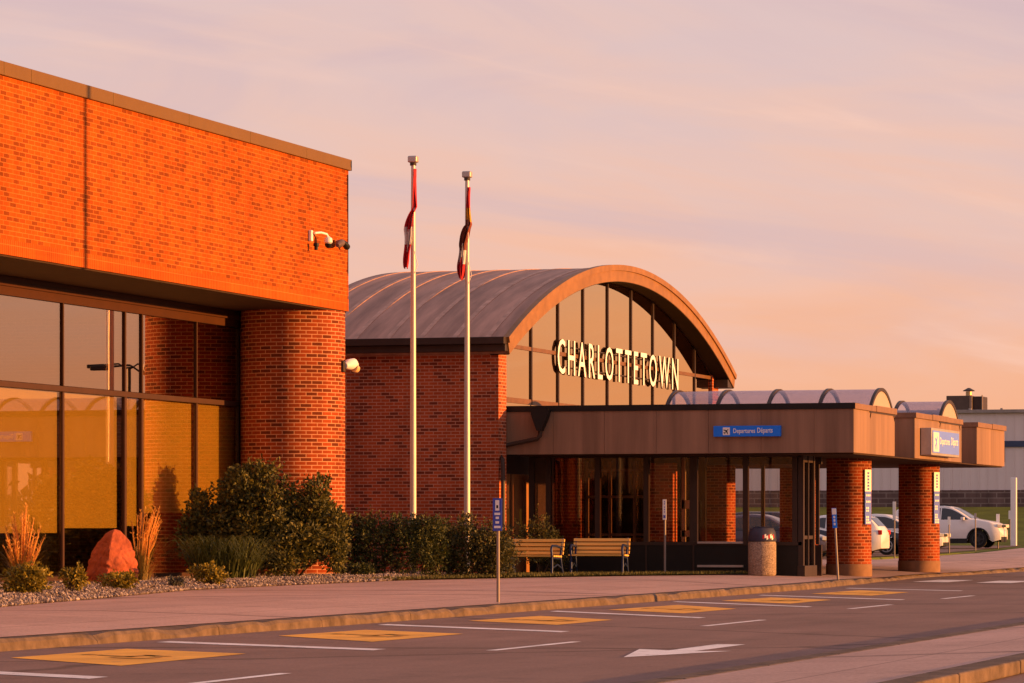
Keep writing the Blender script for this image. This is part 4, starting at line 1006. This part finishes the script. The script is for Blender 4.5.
# right direction across the picture is (.29,-.956): helper for positions "u across, d deep" in the shrub's own frame
def uv_(u, w): return (.292 * u + .956 * w, -.956 * u + .292 * w)
def B(u, w, z, ru, rw, rz): x, y = uv_(u, w); return (x, y, z, max(rw, .3 * ru + .9 * rw), ru, rz)
bx, by = 69.2, 26.25
shrub('big_shrub', 'large loose leafy shrub in front of the brick column', 'shrub', (bx, by, bed_z(bx, by)),
      [B(-.15, 0, 1.25, .85, .55, .95), B(.75, .1, 1.0, .75, .5, .85), B(-1.0, .1, .85, .65, .5, .75), B(.25, -.15, .6, 1.1, .5, .55), B(1.25, .2, .95, .45, .4, .65), B(-.25, .1, 1.95, .5, .35, .45), B(1.0, .15, 1.65, .3, .3, .4), B(-1.35, 0, 1.35, .3, .3, .4), B(-1.45, -.1, .75, .36, .36, .6), B(-.6, 0, 1.6, .45, .35, .45), B(1.3, .1, .45, .35, .35, .42)],
      27000, .085, M_shrub, 11, 16)
def blade_clump(mb, x, y, z, n, hmin, hmax, spread, w, rnd, droop=.5, seg=5, pw=1.8):
    for _ in range(n):
        a = rnd.uniform(0, 6.28); h = rnd.uniform(hmin, hmax); r0 = rnd.uniform(0, .35) * spread; out = rnd.uniform(.25, 1) * spread
        bx_, by_ = x + r0 * math.cos(a), y + r0 * math.sin(a); side = Vector((-math.sin(a), math.cos(a), 0))
        pts = []
        for k in range(seg + 1):
            t = k / seg; rad = out * t ** pw; zz = h * (t - droop * .5 * t ** 3)
            pts.append((Vector((bx_ + rad * math.cos(a), by_ + rad * math.sin(a), z + zz)), w * (1 - t * .85)))
        i0 = len(mb.v)
        for p, ww in pts: mb.v.append(tuple(p - side * ww)); mb.v.append(tuple(p + side * ww))
        for k in range(seg): mb.f.append((i0 + 2 * k, i0 + 2 * k + 1, i0 + 2 * k + 3, i0 + 2 * k + 2)); mb.uv.append(None); mb.mi.append(0)
lx, ly = 66.2, 26.0; rnd = random.Random(21); lz = bed_z(lx, ly)
mb = MB()
for k in range(5):
    u = -.3 + k * .15; dx, dy = uv_(u, rnd.uniform(-.12, .12)); blade_clump(mb, lx + dx, ly + dy, lz, 130, .9, 1.75, 1.05, .014, rnd, 1.25, 7, 1.15)
tag(obj('daylily_clump', mb, M_lily, origin=(lx, ly, lz), recalc=False), 'dense clump of arching dark green blades before the big shrub', 'plant')
def orn_grass(label, x, y, nb, npl, h, seed, tilt):
    rnd = random.Random(seed); z = bed_z(x, y)
    r = thing('ornamental_grass', label, 'grass', (x, y, z), 'tall ornamental grasses in the bed')
    mb = MB(); blade_clump(mb, x, y, z, nb, .35, h * .85, .48, .008, rnd, .7); obj('blades', mb, M_blade, r, recalc=False)
    mb = MB()
    for _ in range(npl):
        a = rnd.uniform(0, 6.28); out = rnd.uniform(.02, .34); hh = h * rnd.uniform(.6, 1.1) * (1.06 - .9 * out)
        p0 = Vector((x + .08 * math.cos(a), y + .08 * math.sin(a), z)); p1 = Vector((x + out * .55 * math.cos(a), y + out * .55 * math.sin(a) - tilt * .4, z + hh * .62)); p2 = Vector((x + out * math.cos(a), y + out * math.sin(a) - tilt, z + hh))
        mb.tube([p0, p1, (p1 + p2) / 2, p2], [.003, .006, .012, .002], 5)
        for q in range(26):
            t = rnd.random(); c = p1.lerp(p2, t); dd = Vector((rnd.gauss(0, 1), rnd.gauss(0, 1), 1.6)).normalized()
            b = dd.cross(Vector((rnd.gauss(0, 1), rnd.gauss(0, 1), 0))).normalized(); s = rnd.uniform(.035, .085)
            mb.quad([c, c + dd * s * .5 + b * .006, c + dd * s, c + dd * s * .5 - b * .006])
    obj('plumes', mb, M_straw, r, recalc=False)
orn_grass('tall golden plumed grass at the left edge of the bed', 51.3, 23.4, 260, 60, 1.24, 5, .03)
orn_grass('tall straw coloured grass leaning right behind the red boulder', 62.9, 26.3, 170, 26, 1.42, 8, .16)
def small(name, label, x, y, ru, rz, n, mat, seed, size=.06, spiky=False):
    return shrub(name, label, 'shrub', (x, y, bed_z(x, y)), [B(0, 0, rz * .55, ru, ru * .8, rz * .55), B(ru * .35, 0, rz * .45, ru * .6, ru * .6, rz * .5)], n, size, mat, seed, 4, 'low shrubs in the bed')
small('low_shrub', 'bushy golden green shrub around the foot of the left grass', 50.7, 23.1, .40, .40, 1900, M_gold, 31)
small('low_shrub', 'small upright yellow green shrub left of the red boulder', 52.6, 23.1, .20, .36, 700, M_gold, 32)
small('low_shrub', 'low dark and gold shrub in front of the red boulder', 55.6, 23.65, .32, .27, 1000, M_gold, 33)
small('low_shrub', 'rounded golden shrub in front of the daylily clump', 61.2, 24.3, .33, .34, 1200, M_gold, 34)
small('low_shrub', 'tiny grey tuft on the gravel between boulder and golden shrub', 59.3, 24.15, .14, .16, 400, M_grey, 35, .045)
small('low_shrub', 'small dark green tuft at the foot of the brick column', 71.2, 25.0, .28, .24, 800, M_hedge, 36)
# hedges
def hedge(label, x, y, blobs, n, mat, seed, size=.062):
    return shrub('hedge', label, 'hedge', (x, y, pav_z(x, y)), blobs, n, size, mat, seed, 8, 'clipped hedges by the brick hall')
hedge('dark hedge along the foot of the brick hall behind the flagpoles', 73.3, 25.1, [B(u, .0, .62, .5, .4, .72) for u in (-.9, -.3, .3, .9)] + [B(u, 0, 1.0, .42, .35, .36) for u in (-.9, -.3, .3, .9)], 14000, M_hedge, 41)
hedge('bronze tinged hedge in front of the flagpoles, left of the benches', 74.3, 23.5, [B(u, .0, .58, .5, .42, .68) for u in (-.75, -.2, .3)] + [B(.58, 0, .48, .36, .4, .56)], 12000, M_hedge2, 42)
shrub('flowering_shrub', 'reddish green rose shrub behind the nearer bench by the doors', 'shrub', (80.3, 23.8, pav_z(80.3, 23.8)), [B(-.15, 0, .75, .5, .35, .65), B(.25, 0, .5, .4, .35, .5)], 3200, .06, M_hedge2, 43, 7)

# boulder
def boulder():
    from mathutils import noise
    bx, by = 60.7, 25.95; bz = bed_z(bx, by) - .04; nz_, na = 60, 96; mb = MB(); HT = 1.0
    front = math.atan2(-by, -bx) + R(-14)                      # the ridge between its two broad faces
    for k in range(nz_ + 1):
        t = k / nz_; w = .47 * max(0, 1 - t ** 2.5) ** .72
        for j in range(na):
            a = 2 * math.pi * j / na; q = a - front
            e = 1.0; rr = 1 / (abs(math.cos(q)) ** e + abs(math.sin(q)) ** e) ** (1 / e)
            rr = rr * 1.0 + .06
            p = Vector((math.cos(a) * rr * w, math.sin(a) * rr * w * 1.02, t * HT))
            n = noise.noise(p * 2.6 + Vector((3, 1, 5))) * .10 + noise.noise(p * 6.5) * .045 + noise.noise(p * 15) * .02
            strata = .018 * math.sin(p.z * 34 + 3 * noise.noise(p * 3))
            crk = -.05 * max(0, 1 - abs(noise.noise(p * 3.1 + Vector((9, 2, 4)))) * 9) - .03 * max(0, 1 - abs(noise.noise(p * 6 + Vector((1, 7, 2)))) * 7)
            f = 1 + (n + strata + crk) * 1.15
            mb.v.append((bx + p.x * f + .04 * t, by + p.y * f - .10 * t + .05 * t * t, bz + p.z * (1 + .25 * n)))
    for k in range(nz_):
        for j in range(na):
            p = k * na + j; q = k * na + (j + 1) % na; mb.f.append((p, q, q + na, p + na)); mb.uv.append(None); mb.mi.append(0)
    o = obj('boulder', mb, M_rock, origin=(bx, by, bz), smooth=32); tag(o, 'upright red sandstone boulder among the bed plants', 'boulder')
boulder()

# ------------------------------------------------------------------ cars
def car_mat(name, c): 
    m = plain(name, c, .28, 0, .03); m.node_tree.nodes['Principled BSDF'].inputs['Coat Weight'].default_value = .6; return m
M_tyre = plain('tyre', (.016, .015, .015), .85); M_rim = plain('rim', (.30, .29, .29), .3, .7, .1); M_rimd = plain('rim_dark', (.035, .035, .038), .35, .4)
M_cglass = plain('car_glass', (.010, .012, .016), .06, 0, .1, spec=.8)
M_lamp = plain('headlamp', (.62, .58, .52), .15); M_tail = plain('tail_lamp', (.42, .015, .012), .25); M_trim = plain('black_trim', (.02, .019, .019), .6)
def make_car(name, label, cat, loc, yaw, paint, L, Wd, Hh, kind, rim=None, group='cars in the parking lot'):
    """local frame: +x forward, y to the left, z up; centre of the wheelbase at the origin"""
    r = thing(name, label, cat, (0, 0, 0), group); hw = Wd / 2; x0, x1 = -L / 2, L / 2
    gc = .24 if kind == 'suv' else .17; belt = Hh * (.665 if kind == 'suv' else .62); wr = .36 if kind == 'suv' else .32
    if kind == 'suv':
        top = [(x0, .86), (x0 + .10, 1.02), (x0 + .32, Hh - .12), (x0 + .62, Hh - .02), (0.0, Hh), (.30, Hh - .05), (.62, Hh - .20), (1.12, belt + .06), (x1 - .40, belt - .07), (x1 - .10, belt - .20), (x1, belt - .42)]
    elif kind == 'hatch':
        top = [(x0, .80), (x0 + .08, .98), (x0 + .42, Hh - .08), (x0 + .9, Hh), (-.1, Hh - .01), (.35, Hh - .12), (1.05, belt + .06), (x1 - .4, belt - .10), (x1 - .1, belt - .22), (x1, belt - .36)]
    else:
        top = [(x0, .72), (x0 + .06, belt), (x0 + .62, belt + .05), (x0 + 1.25, Hh - .08), (-.35, Hh), (.15, Hh - .03), (.45, Hh - .13), (1.15, belt + .04), (x1 - .45, belt - .12), (x1 - .1, belt - .24), (x1, belt - .36)]
    xs = sorted(set([x0, x0 + .06, x0 + .15, x0 + .3] + [x1, x1 - .06, x1 - .15, x1 - .3] + frange(x0 + .45, x1 - .45, .13)))
    wx = (x0 + .82, x1 - .88)
    mb = MB(); ring = []
    for x in xs:
        zt = lerp(top, x); e = min(x - x0, x1 - x); nar = 1 - .16 * max(0, 1 - e / .5) ** 2
        w = hw * nar; zb = gc + .10 * max(0, 1 - e / .35)
        for cxw in wx:                                  # wheel arches cut up into the sill
            d = abs(x - cxw)
            if d < wr + .07: zb = max(zb, wr + math.sqrt(max(0, (wr + .07) ** 2 - d * d)) * .95)
        zs = min(belt, zt - .015); 
        roofw = w * (.98 if zt <= belt + .08 else .98 - .24 * (zt - belt) / (Hh - belt))
        zmid = max(zb + .02, .58 * belt)
        sec = [(w * .93, zb), (w * .99, max(zb + .01, zb + .4 * (zmid - zb))), (w, zmid), (w * .985, max(zmid + .01, zs - .06)), (w * .955, zs), (roofw * .97, zt - .045 if zt > zs + .06 else zs + .004), (roofw * .86, zt), (roofw * .4, zt + .012)]
        ring.append([(x, y, z) for y, z in sec] + [(x, -y, z) for y, z in reversed(sec)])
    n = len(ring[0])
    for rg in ring: mb.v += rg
    for a in range(len(ring) - 1):
        for j in range(n - 1):
            p = a * n + j; mb.f.append((p, p + n, p + n + 1, p + 1)); mb.uv.append(None); mb.mi.append(0)
        p = a * n; mb.f.append((p + n - 1, p + 2 * n - 1, p + n, p)); mb.uv.append(None); mb.mi.append(1)
    mb.f.append(tuple(range(n))); mb.f.append(tuple((len(ring) - 1) * n + j for j in reversed(range(n)))); mb.uv += [None, None]; mb.mi += [0, 0]
    body = obj('body', mb, [paint, M_trim], r, smooth=38)
    # side windows follow the tumblehome
    def side_pt(x, z, s):
        zt = lerp(top, x); e = min(x - x0, x1 - x); w = hw * (1 - .16 * max(0, 1 - e / .5) ** 2)
        roofw = w * (.98 - .24 * max(0, zt - belt) / (Hh - belt)); t = (z - belt) / max(.05, zt - .045 - belt)
        return (x, s * (w * .955 + (roofw * .97 - w * .955) * min(1, max(0, t)) + .012), z)
    xa = {'suv': x0 + .42, 'hatch': x0 + .55, 'sedan': x0 + 1.05}[kind]; xb = 1.0 if kind != 'sedan' else .92
    for s in (-1, 1):
        segs = [(xa, -.32), (-.26, xb)] if kind != 'suv' else [(xa, -.95), (-.89, -.16), (-.10, xb)]
        for (a, b) in segs:
            mb = MB(); q = frange(a, b, .12); lo = [side_pt(x, belt + .02, s) for x in q]; hi = [side_pt(x, max(belt + .03, lerp(top, x) - .085), s) for x in q]
            for k in range(len(q) - 1): mb.quad([lo[k], lo[k + 1], hi[k + 1], hi[k]])
            obj('side_window', mb, M_cglass, r, recalc=False, smooth=60)
    def cross_glass(nm, xs_, shrink):
        mb = MB(); rows = []
        for x in xs_:
            zt = lerp(top, x); e = min(x - x0, x1 - x); w = hw * (1 - .16 * max(0, 1 - e / .5) ** 2); rw = w * (.98 - .24 * max(0, zt - belt) / (Hh - belt)) * shrink
            rows.append([(x, rw * t, zt + (.018 if abs(t) < .6 else .008)) for t in (-1, -.5, 0, .5, 1)])
        for a, b in zip(rows, rows[1:]):
            for k in range(4): mb.quad([a[k], a[k + 1], b[k + 1], b[k]])
        obj(nm, mb, M_cglass, r, recalc=False, smooth=60)
    fx = {'suv': (.36, .62, .9, 1.16), 'hatch': (.40, .6, .8, 1.0), 'sedan': (.48, .7, .9, 1.1)}[kind]; cross_glass('windscreen', fx, .84)
    rx = {'suv': (x0 + .13, x0 + .2, x0 + .3), 'hatch': (x0 + .12, x0 + .25, x0 + .4), 'sedan': (x0 + .66, x0 + .9, x0 + 1.2)}[kind]; cross_glass('rear_window', rx, .82)
    for cxw in wx:
        for s in (-1, 1):
            y = s * (hw - .10)
            mb = MB(); mb.tube([(cxw, y - .105, wr), (cxw, y + .105, wr)], wr, 26); wl = obj('wheel', mb, M_tyre, r, smooth=40)
            mb = MB(); yo = y + s * .107; mb.tube([(cxw, yo - s * .01, wr), (cxw, yo + s * .006, wr)], wr * .30, 14)
            for k in range(5):
                a = k * 1.2566; mb.bar((cxw + .05 * math.cos(a), yo, wr + .05 * math.sin(a)), (cxw + wr * .62 * math.cos(a), yo, wr + wr * .62 * math.sin(a)), .05, .02, up=(0, 1, 0))
            t = [(cxw + wr * .66 * math.cos(R(q)), yo, wr + wr * .66 * math.sin(R(q))) for q in range(0, 361, 20)]; mb.tube(t, .022, 6, caps=False)
            obj('rim', mb, rim or M_rim, wl, smooth=50)
    for s in (-1, 1):
        e = .86 * hw
        mb = MB(); mb.obox((x1 - .10, s * e * .80, belt - .24), (1, -s * .45, -.12), (s * .45, 1, 0), (0, 0, 1), .10, .19, .065); obj('headlight', mb, M_lamp, r, bevel=.02)
        mb = MB(); mb.obox((x0 + .06, s * e * .86, belt - .06), (1, s * .3, 0), (-s * .3, 1, 0), (0, 0, 1), .07, .13, .08); obj('tail_light', mb, M_tail, r, bevel=.02)
        mb = MB(); mb.obox((.82, s * (hw + .07), belt + .06), (1, 0, 0), (0, 1, 0), (0, 0, 1), .07, .10, .065); obj('mirror', mb, paint, r, bevel=.025)
    mb = MB(); mb.box(x1 - .06, x1 + .012, -hw * .62, hw * .62, gc + (.0 if kind == 'suv' else .08), gc + .22); mb.box(x1 - .06, x1 + .008, -hw * .42, hw * .42, belt - .30, belt - .20); obj('grille', mb, M_trim, r, bevel=.01)
    mb = MB()
    for s in (-1, 1): mb.bar((wx[0] + wr + .1, s * hw * .965, gc + .04), (wx[1] - wr - .1, s * hw * .965, gc + .05), .06, .20 if kind == 'suv' else .10)
    obj('sill', mb, M_trim, r)
    if kind == 'suv':
        for s in (-1, 1):
            for cxw in wx:
                t = [(cxw + (wr + .085) * math.cos(R(q)), s * (hw * .985), wr + (wr + .085) * math.sin(R(q))) for q in range(0, 181, 15)]; mb = MB(); mb.tube(t, .04, 6); obj('wheel_arch', mb, M_trim, r)
            mb = MB(); mb.tube([(x0 + .7, s * hw * .70, Hh + .02), (-.2, s * hw * .70, Hh + .045), (.25, s * hw * .70, Hh + .0)], .02, 6); obj('roof_rail', mb, M_trim, r)
    r.location = loc; r.rotation_euler = (0, 0, yaw)
    return r
def lot(x, y): return far_z(x) + .15
PW = car_mat('paint_white', (.78, .74, .72)); PS = car_mat('paint_silver', (.50, .50, .54)); PD = car_mat('paint_dark', (.02, .02, .028)); PB = car_mat('paint_blue', (.018, .022, .045)); PV = car_mat('paint_violet', (.07, .06, .10))
YAW = R(-90)
make_car('parked_car', 'dark blue hatchback seen through the vestibule glass and left of the nearer column', 'car', (121.5, 27.5, lot(121.5, 0)), YAW, PB, 4.5, 1.8, 1.52, 'hatch')
make_car('parked_car', 'violet grey sedan nearest the canopy, its nose between vestibule and nearer column', 'car', (117.4, 27.3, lot(117.4, 0)), YAW, PV, 4.5, 1.8, 1.44, 'sedan')
make_car('parked_car', 'white car whose tail shows just right of the nearer column', 'car', (125.9, 27.15, lot(126, 0)), R(90), PW, 4.4, 1.8, 1.42, 'hatch')
make_car('parked_car', 'black sedan with bright wheels between the two front columns', 'car', (131.2, 27.2, lot(131, 0)), YAW, PD, 4.6, 1.82, 1.45, 'sedan', rim=M_rim)
make_car('parked_car', 'white sedan with its nose showing right of the farther column', 'car', (138.6, 27.45, lot(138.6, 0)), YAW, PW, 4.6, 1.8, 1.46, 'sedan')
make_car('parked_suv', 'white SUV with black wheels parked at the far right', 'suv', (151.3, 27.35, lot(151.3, 0) + .02), R(-92), PW, 4.65, 1.88, 1.72, 'suv', rim=M_rimd)

# ------------------------------------------------------------------ warehouse behind
wh = thing('warehouse', 'long pale metal clad warehouse with dark block base behind the cars', 'building', (190, 40, 2.2))
mb = MB(); mb.box(184, 215, 16, 95, 3.1, 6.95); obj('cladding', mb, M_siding, wh)
mb = MB(); 
for y in frange(16, 95, .45): mb.box(183.965, 183.999, y, y + .06, 3.12, 6.9)
obj('cladding_ribs', mb, M_siding, wh)
mb = MB(); mb.box(183.9, 214.9, 15.9, 95.1, 1.4, 3.098); obj('block_wall', mb, M_block, wh)
mb = MB(); mb.box(183.8, 215.2, 15.8, 95.2, 6.952, 7.12); obj('roof_edge', mb, plain('roof_edge_grey', (.33, .28, .26), .5), wh, bevel=.01)
mb = MB()
for y in frange(16.2, 94, 1.6): mb.box(183.85, 183.97, y, y + .12, 7.122, 7.19)
obj('gutter_clips', mb, M_metal, wh)
mb = MB(); mb.box(183.9, 183.963, 16, 31.0, 5.25, 5.55); obj('blue_band', mb, plain('band_blue', (.05, .07, .14), .5), wh)
mb = MB(); mb.box(183.92, 183.963, 30.4, 30.9, 4.5, 5.249); obj('vent_panel', mb, plain('vent_grey', (.25, .22, .23), .5), wh)
hv = thing('rooftop_unit', 'dark boxy ventilation unit with small cowl on the warehouse roof', 'ventilation unit', (190, 33.3, 7.12))
mb = MB(); mb.box(189.2, 191, 33.0, 34.3, 7.15, 8.02); obj('housing', mb, plain('unit_dark', (.10, .07, .055), .6), hv, bevel=.02)
mb = MB(); mb.box(189.3, 190.9, 32.45, 32.98, 7.15, 7.98); obj('side_box', mb, M_dark, hv, bevel=.02)
mb = MB()
for y in (32.40, 32.95, 33.02): mb.box(189.1, 189.19, y, y + .05, 7.1, 8.04)
obj('trim', mb, plain('unit_trim', (.35, .25, .18), .5), hv)
mb = MB(); mb.lathe((189.9, 33.25), [(.16, 8.02), (.16, 8.24), (.14, 8.25)], 14); cw = obj('flue', mb, plain('flue_gold', (.5, .36, .18), .35, .4), hv, smooth=40)
mb = MB(); mb.lathe((189.9, 33.25), [(.30, 8.27), (.31, 8.30), (.06, 8.44)], 16); obj('cowl', mb, M_dark, cw, smooth=30)

# ------------------------------------------------------------------ what the glass mirrors: woods and lamps across the road
mb = MB(); rnd = random.Random(77); bl = []
for _ in range(420):
    x = rnd.uniform(-50, 900); y = rnd.uniform(-170, -120); s = rnd.uniform(.5, .85) * (1 + max(0, x - 250) / 900)
    bl.append((x, y, 3.2 * s, rnd.uniform(4, 7) * s, rnd.uniform(4, 7) * s, 4.2 * s))
leaf_cloud(mb, bl, 26000, 1.5, rnd)
w = struct(obj('woods', mb, M_wood_far, recalc=False), 'stuff'); tag(w, 'dark line of trees across the road mirrored in the windows', 'woods')
def lamp(label, x, y, h):
    r = thing('street_lamp', label, 'street lamp', (x, y, 0), 'street lamps across the road')
    mb = MB(); mb.tube([(x, y, -.05), (x, y, h)], [.11, .07], 10); obj('pole', mb, M_dark, r, smooth=50)
    for s in (-1, 1):
        mb = MB(); mb.tube([(x, y, h - .1), (x, y + s * .5, h + .15), (x, y + s * 1.3, h + .1)], .04, 8); obj('arm', mb, M_dark, r, smooth=50)
        mb = MB(); mb.obox((x, y + s * 1.6, h + .06), (0, 1, 0), (1, 0, 0), (0, 0, 1), .4, .16, .09); obj('lamp_head', mb, M_dark, r, bevel=.04)
lamp('double armed street lamp mirrored in the upper windows, farther one', 157.5, -10.1, 8.6)
lamp('double armed street lamp mirrored in the upper windows, nearer one', 127, 3.3, 7.1)
lamp('double armed street lamp on the traffic island that casts its shadow on the brick wall', 63.4, 6.2, 11.5)

for o in bpy.data.objects:
    if '_o' in o: del o['_o']
